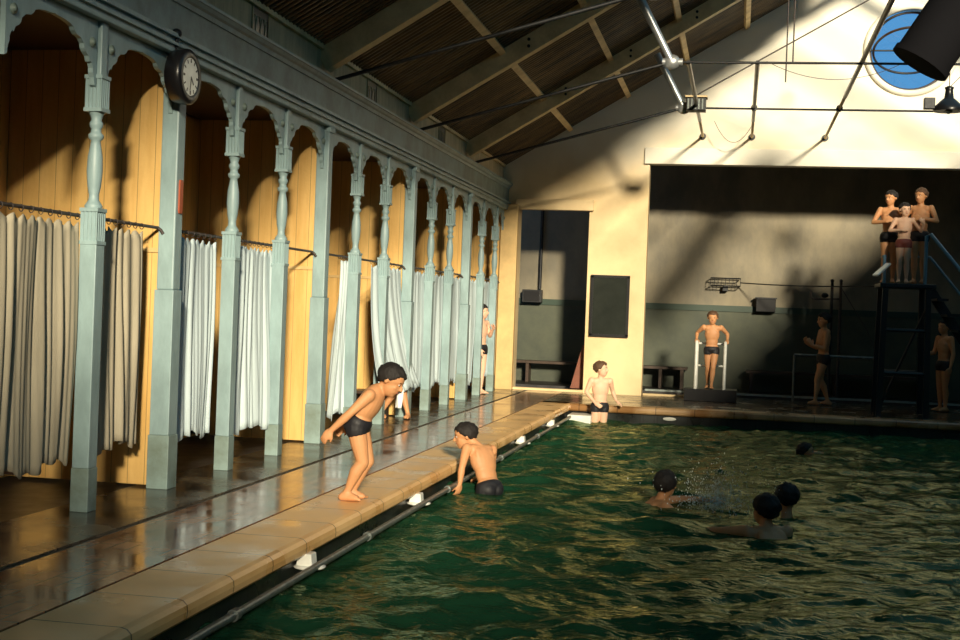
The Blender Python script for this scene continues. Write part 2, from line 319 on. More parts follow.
# end wall (gable) with two openings and a round window
def gable_wall():
    bm = bmesh.new()
    c = (2.83, 6.37); r = .76; n = 40
    outer = [(-4.6, 0), (-4.10, 0), (-4.10, 3.50), (-2.78, 3.50), (-2.78, 0), (-1.70, 0), (-1.70, 4.28), (8.6, 4.28), (8.6, 0), (10.2, 0), (10.2, 4.6), (2.8, 8.6), (-4.6, 4.15)]
    verts = [bm.verts.new((a, 0, b)) for a, b in outer]
    edges = [bm.edges.new((verts[i], verts[(i+1) % len(verts)])) for i in range(len(verts))]
    cv = [bm.verts.new((c[0]+r*math.cos(2*PI*k/n), 0, c[1]+r*math.sin(2*PI*k/n))) for k in range(n)]
    edges += [bm.edges.new((cv[i], cv[(i+1) % n])) for i in range(n)]
    bmesh.ops.triangle_fill(bm, use_beauty=True, edges=edges)
    bmesh.ops.delete(bm, geom=[f for f in bm.faces if math.hypot(f.calc_center_median().x-c[0], f.calc_center_median().z-c[1]) < r*.99], context='FACES_ONLY')
    g = bmesh.ops.extrude_face_region(bm, geom=bm.faces[:])
    for q in g['geom']:
        if isinstance(q, bmesh.types.BMVert): q.co.y += .3
    bmesh.ops.recalc_face_normals(bm, faces=bm.faces)
    me = bpy.data.meshes.new('wall_end'); bm.to_mesh(me); bm.free()
    o = bpy.data.objects.new('wall_end', me); o.location = (0, EY, 0); COL.objects.link(o)
    m = mat('end_wall_sunlit_top_paint', (.78, .60, .34), .65, col2=(.62, .46, .24), vscale=1.2, bump=.12, bscale=25, thr=(.25, .6))
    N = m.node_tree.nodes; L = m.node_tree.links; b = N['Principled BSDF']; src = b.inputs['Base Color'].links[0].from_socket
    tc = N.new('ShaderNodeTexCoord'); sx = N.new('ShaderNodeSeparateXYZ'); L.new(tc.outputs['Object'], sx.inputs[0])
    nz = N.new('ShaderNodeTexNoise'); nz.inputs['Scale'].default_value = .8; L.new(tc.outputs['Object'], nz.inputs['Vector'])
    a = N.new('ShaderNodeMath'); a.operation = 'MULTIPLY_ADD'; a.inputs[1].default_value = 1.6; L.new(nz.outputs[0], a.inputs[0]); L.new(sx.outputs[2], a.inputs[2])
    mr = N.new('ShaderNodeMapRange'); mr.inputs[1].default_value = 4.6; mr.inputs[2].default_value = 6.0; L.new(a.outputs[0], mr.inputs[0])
    mx = N.new('ShaderNodeMix'); mx.data_type = 'RGBA'; L.new(mr.outputs[0], mx.inputs[0]); L.new(src, mx.inputs[6]); mx.inputs[7].default_value = (.92, .88, .76, 1)  # whiter top paints in the overexposed sunlight on the gable
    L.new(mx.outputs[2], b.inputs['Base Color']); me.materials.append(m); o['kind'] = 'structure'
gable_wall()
struct('trim_lintel', MB().box(-4.16, -2.70, EY-.09, EY+.1, 3.38, 3.58), 'cream', .01)
struct('trim_header', MB().box(-1.80, 10, EY-.07, EY+.2, 4.27, 4.57), 'white', .012)
struct('trim_jamb', MB().box(-4.42, -4.10, EY-.16, EY, 0, 3.46), 'jamb', .01)
struct('trim_threshold', MB().box(-4.10, -2.78, EY-.05, EY+.12, 0, .05).box(-1.68, -.9, EY+.1, EY+.2, .0, .04), 'cream', .01)
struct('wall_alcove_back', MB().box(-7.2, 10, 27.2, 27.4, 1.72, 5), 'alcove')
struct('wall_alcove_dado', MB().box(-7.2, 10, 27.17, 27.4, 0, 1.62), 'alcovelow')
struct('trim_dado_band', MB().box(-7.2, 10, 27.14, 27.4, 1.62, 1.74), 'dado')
struct('wall_alcove_left', MB().box(-7.3, -7.1, EY, 27.4, 0, 5), 'alcove')
struct('wall_alcove_right', MB().box(9.9, 10.1, EY, 27.4, 0, 5), 'alcove')
struct('ceiling_alcove', MB().box(-7.3, 10.1, EY+.3, 27.4, 4.95, 5.05), 'dark')
struct('wall_right', MB().box(10, 10.2, Y0, EY+.3, -.4, 4.2), 'alcovelow')
struct('wall_back', MB().box(-7, 10.2, Y0-.2, Y0, -.4, 4.2).prism([(-7, 4.1), (10.2, 4.1), (2.8, 8.6)], 1, Y0-.2, Y0), 'alcovelow')

# roof: boarded slopes, a glazed strip along the ridge lets the daylight in
def slope(mb, xa, xb, ya, yb, t=.07):
    za, zb = roofz(xa), roofz(xb)
    mb.prism([(xa, za), (xb, zb), (xb, zb+t), (xa, za+t)], 1, ya, yb)
GX0, GX1, GY0, GY1 = 1.35, 6.4, -17.2, 24.5
mb = MB(); slope(mb, -5.2, GX0, Y0, EY)
r = struct('ceiling_left_slope', mb, 'roof')
mb = MB()
slope(mb, GX1, 10.4, Y0, EY)
for ya, yb in ((Y0, GY0), (GY1, EY)):
    slope(mb, GX0, 2.8, ya, yb); slope(mb, 2.8, GX1, ya, yb)
struct('ceiling_right_slope', mb, 'roof')
mb = MB(); slope(mb, GX0, 2.8, GY0, GY1, .008); slope(mb, 2.8, GX1, GY0, GY1, .008); struct('window_skylight', mb, pane_mat('warm_tinted_skylight_glass', (.96, .90, .77)))  # unseen panes, given a warm tint to take blue out of the incoming light
mb = MB()
yy = GY0+.9
while yy < GY1: mb.beam((2.8, yy, roofz(2.8)+.03), (GX1, yy, roofz(GX1)+.03), .035, .05); yy += 1.6
struct('window_skylight_bars', mb, 'rafter')
# purlins under the boards, with corrugation ribs
mb = MB()
for px_ in (-3.2, -2.15, -1.1, -.05, 1.0):
    z_ = roofz(px_)-.045
    mb.beam((px_, 6, z_), (px_, EY, z_), .09, .09, (-.51, 0, .86))
struct('trim_purlins', mb, 'rafter')
mb = MB()
yy = 6.0
while yy < EY:
    mb.tube([(-4.5, yy, roofz(-4.5)-.004), (2.0, yy, roofz(2.0)-.004)], .022, 6); yy += .11
struct('ceiling_ribs', mb, 'roof')
struct('trim_wallplate', MB().box(-4.43, -4.39, 6, EY, 4.17, 4.22), 'rafter')
# ------------------------------------------------------------------ round window in the gable
t = tag(MB().build('x', None), kind='structure'); bpy.data.objects.remove(t)
rw = thing('round_window', 'large round window in the white gable with a tilted inner sash', 'window', (2.83, EY, 6.37)); rw['kind'] = 'structure'; del rw['category']; rw.name = 'window_1'
def ring(mb, R_, r_, n=48, tilt=0, y=0, zs=1):
    pts = []
    for k in range(n+1):
        a = 2*PI*k/n; p = Vector((R_*math.cos(a), 0, R_*zs*math.sin(a))); p.rotate(Matrix.Rotation(tilt, 3, 'X')); pts.append(p+Vector((0, y, 0)))
    mb.tube(pts, r_, 8)
mb = MB(); ring(mb, .77, .055, y=-.03); mb.build('window_frame', 'white', rw)
mb = MB(); ring(mb, .69, .022, y=.1); mb.build('inner_frame', 'woodd', rw)
mb = MB(); ring(mb, .64, .022, tilt=R(62), y=.06); mb.build('sash', 'woodd', rw)
mb = MB().tube([(-.7, .05, 0), (.7, .05, 0)], .016); mb.build('pivot_bar', 'iron', rw)
mb = MB(); mb.lathe((0, .16, 0), [(0, .7), (.006, .7)], 40, (0, 1, 0)); mb.build('pane', 'pane', rw)

# ------------------------------------------------------------------ trusses
def truss(y, label, near):
    t = thing('roof_truss', label, 'roof truss', (0, y, 0), 0, 'timber and iron roof trusses')
    mb = MB(); a = (-4.43, 0, 4.055); b = (2.8, 0, 4.055+.6*7.23)
    mb.beam(a, b, .17, .24); mb.build('rafter', 'rafter', t, .006)
    MB().beam((2.8, 0, 4.055+.6*7.23), (10, 0, 4.07), .05, .14).build('rafter', 'rafter', t, .006)
    j = Vector((-.97, 0, 4.78)); k = Vector((6.57, 0, 4.74))
    MB().tube([(-4.34, 0, 3.85), j], .022, 8).build('tie_rod', 'iron', t)
    MB().tube([(9.9, 0, 3.85), k], .022, 8).build('tie_rod', 'iron', t)
    MB().tube([j, k], .016, 8).build('tie_bar', 'iron', t)
    top = Vector((-1.42, 0, 5.62))
    mb = MB(); mb.tube([j+Vector((0, -.03, 0)), top+Vector((0, -.03, 0))], [.045, .06], 12); mb.build('strut', 'galv', t)
    MB().tube([k, (7.0, 0, 5.5)], .045, 10).build('strut', 'iron', t)
    mb = MB(); mb.ell(j, ((.11, 0, 0), (0, .08, 0), (0, 0, .10)), 14, 9); mb.tube([j+Vector((-.12, 0, 0)), j+Vector((.14, 0, 0))], .05); mb.build('strut_shoe', 'galv', t)
    # bolts along the rafter
    for s in (.22, .36, .5):
        for dz in (-.04, .05):
            p = Vector(a).lerp(Vector(b), s); MB().lathe((p.x, -.085, p.z+dz), [(0, .022), (-.02, .022)], 8, (0, 1, 0)).build('bolt', 'iron', t)
for y, l, n in ((9.77, 'roof truss nearest the camera, over the clock post, mostly above the picture', 1), (13.6, 'second roof truss, its rafter rising from the cornice at the upper left', 1),
                (17.43, 'third roof truss, bolted cream rafter across the middle of the dark roof', 0), (21.26, 'farthest roof truss, its rafter running close before the white gable', 0)):
    truss(y, l, n)
# fittings at the joints
bx = thing('junction_box', 'dark iron gear box with a cream lid where the farthest tie rods meet', 'box', (-.78, 21.1, 4.80))
MB().box(-.14, .16, -.12, .12, -.10, .10).build('case', 'iron', bx, .01)
MB().beam((-.16, 0, .12), (.18, 0, .12), .26, .025).build('lid', 'cream', bx)
mb = MB()
for k in range(5): mb.box(-.12+k*.055, -.10+k*.055, -.14, -.12, -.08, .08)
mb.build('fin', 'pipe', bx)
def brace(X, y0, label, z0=4.79):
    t = thing('brace_pole', label, 'pole', (X, EY, z0), 0, 'brace poles from the gable over the tie rods')
    L_ = y0-EY
    MB().tube([(0, 0, 0), (0, L_*.28, .0)], .024, 10).build('sunlit_pole_end', 'cream', t)  # cream colour stands for sunlight on the wall end of the dark pole
    MB().tube([(0, L_*.28, 0), (0, L_, 0)], .03, 10).build('pole', 'blackp', t)
    mb = MB(); mb.lathe((0, -.01, 0), [(0, .06), (-.02, .06)], 14, (0, 1, 0)); mb.build('wall_plate', 'iron', t)
    MB().lathe((0, 21.26-EY, 0), [(-.05, .05), (.05, .05)], 12, (0, 1, 0)).build('clamp', 'iron', t)
brace(-.76, 17.5, 'short dark pole over the gear box, leftmost of the three against the white gable')
brace(.12, 17.5, 'dark upright-looking pole, middle one of the three against the white gable')
brace(1.41, 8.5, 'longest dark pole, slanting past the left side of the round window')
pl = thing('pulley', 'small grey pulley hanging high on the white gable left of the round window', 'pulley', (1.93, 21.0, 6.50))
MB().lathe((0, -.03, 0), [(0, .075), (.015, .06), (.03, .06), (.045, .075)], 16, (0, 1, 0)).build('wheel', 'iron', pl)
MB().tube([(0, 0, .05), (0, 0, .7)], .008, 6).build('hook', 'iron', pl)
tag(MB().tube([(-.75, 21.0, 4.95), (1.93, 21.0, 6.50)], .011, 6).build('pull_rope', 'rodm'), 'thin rope rising from the gear box to the pulley', 'rope')
def sag(a, b, d, n=14): return [Vector(a).lerp(Vector(b), k/n)-Vector((0, 0, d*4*(k/n)*(1-k/n))) for k in range(n+1)]
tag(MB().tube(sag((-.55, EY-.5, 5.0), (.12, EY-.5, 4.95), .35), .005, 5).build('loose_wire', 'rodm'), 'thin loose wire sagging between the first two poles', 'wire')
tag(MB().tube(sag((.3, 22.5, 5.75), (2.6, 22.5, 5.8), .32), .005, 5).build('loose_wire', 'rodm'), 'thin wire sagging below the round window', 'wire')
tag(MB().tube([(.52, 19, 4.8), (.52, 19, 7.0)], .010, 6).build('hanging_rod', 'rodm'), 'longer of two thin rods hanging before the white gable', 'rod')
tag(MB().tube([(.56, 17.5, 4.78), (.56, 17.5, 7.0)], .010, 6).build('hanging_rod', 'rodm'), 'shorter of two thin rods hanging before the white gable', 'rod')
# heavy dark strut in front of the round window
hs = thing('ventilation_pipe', 'thick black pipe slanting across the round window', 'pipe', (1.83, 16.0, 4.40))
MB().tube([(.12, 0, .12), (1.5, 0, 2.35)], .33, 24).build('pipe_body', 'soot', hs)
MB().lathe((.10, 0, .09), [(0, .35), (.07, .35)], 24, Vector((1.38, 0, 2.23)).normalized()).build('collar', 'soot', hs)
# pendant lamp
lp = thing('pendant_lamp', 'black bell-shaped lamp hanging below the round window', 'lamp', (2.98, 21.0, 4.72))
MB().lathe((0, 0, 0), [(0, .22), (.03, .225), (.09, .19), (.16, .12), (.2, .07), (.32, .055), (.36, .07), (.38, .03)], 28).build('lamp_shade', 'blackp', lp)
MB().ell((0, 0, .03), ((.06, 0, 0), (0, .06, 0), (0, 0, .07)), 14, 9).build('bulb', 'whitep', lp)
MB().tube([(0, 0, .38), (0, 0, 2.6)], .007, 6).build('cord', 'rodm', lp)
MB().tube([(0, 0, .36), (.6, 0, 1.0)], .006, 6).build('stay_wire', 'rodm', lp)
MB().box(-.36, -.2, -.06, .06, .03, .2).build('switch_box', 'iron', lp, .01)

# ------------------------------------------------------------------ posts
def main_post():
    t = thing('square_post', 'x', 'post', (PX, 0, 0), 0, 'square posts of the cubicle front')
    MB().box(-.088, .088, -.088, .088, 0, .42).build('plinth', 'paint2', t, .006)
    MB().box(-.080, .080, -.080, .080, .42, 1.55).build('shaft', 'paint', t, .006)
    MB().box(-.070, .070, -.070, .070, 1.55, 3.37).build('upper_shaft', 'paint', t, .012)
    MB().box(-.085, .085, -.085, .085, 3.30, 3.36).build('cap', 'paint', t, .006)
    return t
def fluted(w, z0, z1):
    mb = MB(); n = 5; s = 2*w/(2*n-1)
    pts = []
    # square with shallow flutes on each face
    for (ax, ay, bx_, by) in ((-w, -w, w, -w), (w, -w, w, w), (w, w, -w, w), (-w, w, -w, -w)):
        d = Vector((bx_-ax, by-ay)); L_ = d.length; d /= L_; nn = Vector((d.y, -d.x))
        for k in range(13):
            tt = k/13; dep = .010 if (k % 3 == 2 and 1 < k < 12) else 0
            p = Vector((ax, ay))+d*L_*tt-nn*dep; pts.append((p.x, p.y))
    mb.prism(pts, 2, z0, z1); mb.box(-w-.006, w+.006, -w-.006, w+.006, z0-.025, z0); mb.box(-w-.006, w+.006, -w-.006, w+.006, z1, z1+.025); return mb
def thin_post():
    t = thing('turned_post', 'x', 'post', (PX, 0, 0), 0, 'turned posts of the cubicle front')
    MB().box(-.066, .066, -.066, .066, 0, .30).build('plinth', 'paint2', t, .005)
    MB().box(-.062, .062, -.062, .062, .30, 1.84).build('shaft', 'paint', t, .006)
    fluted(.062, 1.86, 2.06).build('fluted_block', 'paint', t)
    prof = [(2.085, .058), (2.10, .062), (2.12, .050), (2.14, .036), (2.18, .034), (2.24, .046), (2.34, .054), (2.44, .050), (2.52, .036), (2.55, .032), (2.565, .05), (2.59, .052), (2.605, .036), (2.63, .034), (2.65, .046), (2.67, .046), (2.69, .034), (2.72, .042), (2.745, .056)]
    MB().lathe((0, 0, 0), prof, 22).build('baluster', 'paint', t)
    fluted(.060, 2.77, 2.97).build('fluted_cap', 'paint', t)
    MB().box(-.044, .044, -.044, .044, 2.99, 3.37).build('neck', 'paint', t, .008)
    return t
YP = [8.5+1.277*i for i in range(13)]     # A .. M
mainlab = {1: 'square blue-green post carrying the clock, yellow boards behind it', 4: 'square blue-green post just left of the bending boy',
           7: 'square blue-green post standing behind the bending boy\'s head', 10: 'farthest square blue-green post, left of the boy between curtains'}
thinlab = {0: 'nearest turned post, dim, at the left of the picture', 2: 'first turned post to the right of the clock post', 3: 'second turned post to the right of the clock post',
           5: 'turned post with the gathered curtain tied beside it', 6: 'turned post right of the gathered curtain, above the bending boy', 8: 'turned post just right of the fourth square post, pale curtain behind',
           9: 'turned post between pale curtains, left of the farthest square post', 11: 'turned post right beside the boy between the curtains', 12: 'last turned post, next to the yellow end wall'}
mp0 = main_post(); mp0.location.y = MAIN[1]; mp0['label'] = mainlab[1]
for i in (4, 7, 10): copy_tree(mp0, (PX, YP[i], 0), mainlab[i])
tp0 = thin_post(); tp0.location.y = YP[0]; tp0['label'] = thinlab[0]
for i in (2, 3, 5, 6, 8, 9, 11, 12): copy_tree(tp0, (PX, YP[i], 0), thinlab[i])
# scalloped fretwork arches between the posts
def fret(w):
    h = w/2; side = [(0, -.46), (.028, -.45), (.036, -.40), (.052, -.37), (.052, -.34), (.066, -.31), (.085, -.295), (.088, -.27), (.105, -.235), (.135, -.215), (.150, -.195), (.156, -.165), (.185, -.135), (.225, -.125), (.25, -.105), (.262, -.085), (.30, -.07), (.36, -.06), (.44, -.055)]
    k = h/.52
    side = [(a*(.8+.35*min(1, a/.2)), b if b < -.28 else b-.035) for a, b in side]; lo = [(-h+a*k, b) for a, b in side]+[(0, -.085)]+[(h-a*k, b) for a, b in reversed(side)]
    poly = lo+[(h, 0), (-h, 0)]
    mb = MB(); n = len(side)
    # strips so that the concave outline fills cleanly
    top = [(a, 0) for a, _ in lo]
    for i in range(len(lo)-1):
        (a0, b0), (a1, b1) = lo[i], lo[i+1]
        if abs(a1-a0) < 1e-5: continue
        mb.prism([(a0, b0), (a1, b1), (a1, 0), (a0, 0)], 0, -.018, .018)
    return mb
lab_f = ['scalloped arch at the upper left corner, left of the nearest turned post', 'scalloped arch left of the clock', 'scalloped arch just right of the clock', 'scalloped arch second to the right of the clock', 'scalloped arch third to the right of the clock',
         'scalloped arch just right of the second square post in full view', 'scalloped arch above the gathered curtain', 'scalloped arch above the wide hanging curtain, left of a square post',
         'scalloped arch just right of the square post above the boy\'s head', 'scalloped arch between the two distant turned posts', 'scalloped arch left of the farthest square post', 'scalloped arch just right of the farthest square post',
         'scalloped arch third from the end wall corner', 'scalloped arch against the yellow end wall corner']
f0 = None
edges = [7.22]+YP+[EY-.1]
for i in range(len(edges)-1):
    yc = (edges[i]+edges[i+1])/2; wdt = edges[i+1]-edges[i]
    if f0 is None:
        f0 = thing('fretwork_arch', lab_f[0], 'arch', (PX, yc, 3.37), 0, 'scalloped arches of the cubicle front')
        fret(1.277-.12).build('arch_board', 'paint', f0)
        for s in (-1, 1):
            MB().lathe((.018, s*.50, -.17), [(0, .035), (.012, .035), (.018, .018), (.022, .02), (.024, .002)], 16, (1, 0, 0)).build('rosette', 'paint2', f0)
    else:
        if i < len(edges)-2: copy_tree(f0, (PX, yc, 3.37), lab_f[i])
        else:
            o = copy_tree(f0, (PX, yc, 3.37), lab_f[i]); o.scale.y = wdt/1.277
# ornamental vents in the upper wall
def vent(y, label):
    t = thing('wall_vent', label, 'vent', (-4.43, y, 3.95), 0, 'dark pierced vents above the cornice')
    MB().box(-.02, .004, -.20, .20, 0, .235).build('backing', 'blackp', t)
    mb = MB(); mb.box(0, .014, -.215, -.195, 0, .25).box(0, .014, .195, .215, 0, .25).box(0, .014, -.215, .215, .235, .25)
    for k in (-1, 0, 1):
        c = k*.12; mb.tube([(.006, c, 0), (.006, c, .08), (.006, c-.04, .15)], .006, 6); mb.tube([(.006, c, .05), (.006, c+.04, .14)], .006, 6); mb.ell((.006, c, .13), ((.004, 0, 0), (0, .014, 0), (0, 0, .026)), 8, 6)
    mb.build('grille', 'upwall', t)
vent(11.68, 'pierced vent above the cornice nearest the clock'); vent(15.5, 'pierced vent above the cornice, middle one of three'); vent(19.35, 'pierced vent above the cornice nearest the end wall')

# curtain rods, one per bay
rods = [(6.2, 9.70, 'curtain rod at the left, hung with two cream curtains'), (9.84, 13.52, 'curtain rod between the clock post and the next square post'), (13.68, 17.36, 'curtain rod holding the gathered curtain'),
        (17.5, 21.18, 'curtain rod with pale curtains before the farthest square post'), (21.33, EY-.16, 'curtain rod in the last bay by the end wall')]
for a, b, l in rods:
    t = thing('curtain_rod', l, 'curtain rod', (PX-.075, (a+b)/2, 2.03), 0, 'curtain rods of the cubicles'); h = (b-a)/2
    MB().tube([(0, -h, 0), (0, h, 0)], .013, 8).build('rod', 'rodm', t)
    for s in (-1, 1): MB().tube([(0, s*h, 0), (.03, s*h, -.02), (.05, s*h, -.05)], .014, 8).build('rod_end', 'rodm', t)
# curtains
RING = MB().tube([(.016*math.cos(a), 0, 2.022+.022*math.sin(a)) for a in [2*PI*q/10 for q in range(11)]], .0035, 5).mesh('ring'); RING.materials.append(M['rodm'])
def curtain(y0, y1, zb, m, label, folds=9, amp=.024, b0=None, b1=None, seed=0, gather=None, zt=1.985, tilt=0, bulge=0):
    rg = random.Random(seed); t = thing('cubicle_curtain', label, 'curtain', (PX-.075, (y0+y1)/2, 0), 0, 'hanging cubicle curtains')
    W = (y1-y0); n = max(60, folds*12); nz = 26; yc = (y0+y1)/2; b0 = y0 if b0 is None else b0; b1 = y1 if b1 is None else b1
    ph = [rg.uniform(-1, 1) for _ in range(folds+2)]; am = [rg.uniform(.15, 1.0) for _ in range(folds+2)]; w1, w2 = rg.uniform(1.7, 2.6), rg.uniform(0, 6)
    vs = []; fs = []
    for j in range(nz+1):
        f = j/nz
        for i in range(n+1):
            u = i/n; k = u*folds; ki = int(k); fr = k-ki
            A = am[ki]*(1-fr)+am[ki+1]*fr; P = ph[ki]*(1-fr)+ph[ki+1]*fr
            yt = y0+W*u; yb = b0+(b1-b0)*u; e = f**1.3; yy = yt*(1-e)+yb*e
            if gather:
                g = 1-gather[1]*math.exp(-((f-gather[0])/.22)**2); yy = yc+(yy-yc)*g
            xo = amp*(A*math.sin(2*PI*(k+P*.5+.10*math.sin(f*3+w2)))+.55*math.sin(2*PI*(k/w1)+w2+f*1.6)+.18*math.sin(2*PI*k*2.3+w2*2-f))*(.3+.7*min(1, f*1.6+.2))+.012*math.sin(u*7+f*4)+bulge*f**2.5
            dip = .035*(.5-.5*math.cos(2*PI*k)) if j == 0 else .035*(.5-.5*math.cos(2*PI*k))*max(0, 1-f*8)
            z_ = (zt-dip)*(1-f)+(zb+.03*math.sin(u*9+seed)+.018*math.sin(u*31+seed)+tilt*(u-.5))*f
            vs.append((xo, yy-yc, z_))
    for j in range(nz):
        for i in range(n): a = j*(n+1)+i; fs.append((a, a+1, a+n+2, a+n+1))
    mb = MB(); mb.add(vs, fs, True); o = mb.build('cloth', m, t, fix=False)
    so_ = o.modifiers.new('solid', 'SOLIDIFY'); so_.thickness = .004
    for k in range(folds+1):
        o = bpy.data.objects.new('ring', RING); COL.objects.link(o); o.parent = t; o.location = (0, y0+W*k/folds-yc, 0)
curtain(7.45, 8.42, .34, 'curtA', 'cream curtain at the far left, left of the nearest turned post', 8, seed=1)
curtain(8.56, 9.42, .38, 'curtA', 'cream curtain between the nearest turned post and the clock post', 8, seed=2, b1=9.47)
curtain(10.02, 10.86, .34, 'curtB', 'pale curtain just right of the clock post', 7, seed=3, amp=.02)
curtain(11.25, 12.62, .28, 'curtB', 'wide pale curtain behind the two turned posts right of the clock', 12, seed=4, b1=12.75)
curtain(14.52, 15.12, .22, 'curtB', 'gathered narrow curtain tied at the turned post left of the bending boy', 7, .05, b0=14.30, b1=15.30, seed=5, gather=(.0, .25))
curtain(15.85, 17.34, .42, 'curtB', 'pale curtain flaring above the seated person behind the bending boy', 8, .03, b0=15.75, b1=17.75, seed=6, bulge=.22)
curtain(17.55, 18.85, .32, 'curtB', 'pale curtain right of the square post behind the bending boy', 7, .018, seed=7)
curtain(18.95, 20.1, .32, 'curtB', 'pale curtain between the two distant turned posts', 7, .018, seed=8)
curtain(20.15, 21.15, .32, 'curtB', 'narrow pale curtain left of the farthest square post', 5, .018, seed=9)
curtain(21.42, 22.45, .22, 'curtB', 'pale curtain just left of the boy standing between curtains', 6, .018, seed=10)
curtain(23.15, 24.5, .26, 'curtB', 'last pale curtain, right of the boy standing between curtains', 7, .018, seed=11)

# ------------------------------------------------------------------ clock
ck = thing('wall_clock', 'round black-cased clock high on the second post from the left', 'clock', (PX+.07, 9.57, 3.18)); ck.scale = (.8, .9, .9)
MB().lathe((0, 0, 0), [(0, .19), (.02, .22), (.12, .235), (.16, .235), (.18, .22), (.18, .165), (.172, .155)], 36, (1, 0, 0)).build('case', 'blackp', ck)
MB().lathe((.165, 0, 0), [(0, .17), (.01, .17)], 36, (1, 0, 0)).build('dial', 'whitep', ck)
for k in range(12):
    mb = MB(); a = 2*PI*k/12; c = Vector((.178, .135*math.sin(a), .135*math.cos(a))); d = Vector((0, math.sin(a), math.cos(a)))
    mb.beam(c-d*.016, c+d*.016, .012 if k % 3 else .02, .003, (1, 0, 0)); mb.build('hour_mark', 'blackp', ck)
MB().beam((.182, 0, 0), (.182, .055, -.06), .014, .003, (1, 0, 0)).build('hour_hand', 'blackp', ck)
MB().beam((.184, 0, 0), (.184, -.02, -.12), .010, .003, (1, 0, 0)).build('minute_hand', 'blackp', ck)
MB().tube([(-.0, 0, .2), (.03, 0, .33), (-.02, 0, .36)], .02, 8).ell((.02, 0, .37), ((.05, 0, 0), (0, .05, 0), (0, 0, .04)), 10, 7).build('hanger', 'iron', ck)
rp = thing('notice_plate', 'small upright red-brown oblong plate on the clock post', 'plate', (PX+.071, 9.77, 2.28))
MB().prism([(-.022, -.13), (.022, -.13), (.030, -.11), (.030, .11), (.022, .13), (-.022, .13), (-.030, .11), (-.030, -.11)], 0, 0, .012).build('plate_face', 'redplate', rp)
# ------------------------------------------------------------------ end wall window / doorway contents
wn = thing('notice_board', 'dark framed glazed notice board on the cream pillar above the boy in the pool corner', 'notice board', (-2.34, EY, 1.08))
MB().box(-.33, .33, -.05, 0, 0, 1.10).build('backing', 'woodd', wn)
MB().box(-.36, .36, -.07, -.0, -.02, .03).box(-.36, .36, -.07, 0, 1.07, 1.12).box(-.36, -.31, -.07, 0, 0, 1.1).box(.31, .36, -.07, 0, 0, 1.1).build('frame', 'blackp', wn)
MB().box(-.31, .31, -.056, -.05, .03, 1.07).build('glass', 'glassdark', wn)
mb = MB()
for x0, z0, a, b in ((-.2, .62, .13, .2), (.05, .5, .14, .3), (-.18, .2, .12, .18)): mb.box(x0, x0+a, -.0515, -.05, z0, z0+b)
mb.build('pinned_paper', 'alcove', wn)
tag(MB().tube([(-4.02, 27.12, 3.9), (-4.02, 27.12, 1.94)], .035, 10).build('wall_pipe', 'iron'), 'dark upright pipe on the wall seen through the left doorway', 'pipe')
t = thing('meter_box', 'dark box at the foot of the pipe seen through the left doorway', 'box', (-4.15, 27.02, 1.66))
MB().box(-.2, .2, -.1, .1, 0, .26).build('case', 'iron', t, .01); MB().box(-.16, .16, -.12, -.1, .03, .23).build('cover', 'blackp', t)
t = thing('leaning_board', 'red-brown board leaning inside the left doorway against the pillar', 'board', (-2.93, EY+.32, 0.06))
MB().beam((-.10, 0, 0), (.12, 0, .8), .03, .02, (0, 1, 0)).prism([(-.13, 0), (.13, 0), (.13, .82), (.08, .82)], 1, .0, .03).build('board_face', 'redwood', t)
# benches along the alcove wall
def bench(x0, x1, label, y=26.85):
    t = thing('bench', label, 'bench', ((x0+x1)/2, y, .05), 0, 'dark benches along the alcove wall'); h = (x1-x0)/2
    MB().box(-h, h, -.2, .2, .38, .43).build('seat', 'woodd', t)
    for s in (-h+.1, 0, h-.1): MB().box(s-.03, s+.03, -.17, .17, 0, .38).build('leg', 'woodd', t)
bench(-2.0, -.95, 'short dark bench against the alcove wall left of the boy on the ladder stage'); bench(.2, 3.6, 'long dark bench under the alcove wall behind the dim standing boy')
bench(-5.9, -2.4, 'dark bench deep inside the left doorway')
# alcove wall fittings
t = thing('wire_basket', 'flat wire basket bracket high on the alcove wall above the ladder boy', 'bracket', (-.27, 27.1, 2.13))
mb = MB()
for zz in (0, .15): mb.tube([(-.29, 0, zz), (.29, 0, zz), (.29, -.22, zz), (-.29, -.22, zz), (-.29, 0, zz)], .012, 6)
mb.build('rim', 'iron', t); mb = MB()
for k in range(9): mb.tube([(-.29+k*.0725, -.22, 0), (-.29+k*.0725, -.22, .15)], .006, 5)
mb.build('wire', 'iron', t); MB().box(-.05, .05, -.1, .05, -.1, 0).build('stem', 'iron', t)
t = thing('wall_box', 'small dark box fixed on the green band of the alcove wall', 'box', (.53, 27.03, 1.64)); MB().box(-.19, .19, -.1, .1, 0, .26).build('case', 'blackp', t, .01); MB().box(-.21, .21, -.12, .1, .26, .285).build('lid', 'iron', t)
tag(MB().tube(sag((0.02, 27.0, 2.2), (2.3, 23.5, 2.13), .03), .012, 6).build('stretched_line', 'iron'), 'line stretched across the alcove from the wire basket to the tower', 'line')
# standing pipes with hooked arm
t = thing('hanger_stand', 'pair of upright pipes with a hooked crossarm behind the dim standing boy', 'stand', (1.79, 25.95, .05))
for xx in (-.07, .09): MB().tube([(xx, 0, 0), (xx, 0, 2.2)], .028, 8).ell((xx, 0, 2.22), ((.035, 0, 0), (0, .035, 0), (0, 0, .035)), 8, 6).build('upright', 'iron' if xx < 0 else 'rodm', t)
MB().tube([(.09, 0, 1.88), (-.42, 0, 1.86), (-.45, 0, 1.92), (-.45, 0, 2.02)], .018, 8).build('crossarm', 'rodm', t)
MB().ell((-.2, -.02, 1.94), ((.07, 0, 0), (0, .05, 0), (0, 0, .05)), 10, 7).build('pulley', 'iron', t)
MB().tube([(.09, 0, 2.1), (.6, 0, 1.3), (.9, 0, .6)], .008, 5).build('stay_rope', 'rodm', t)
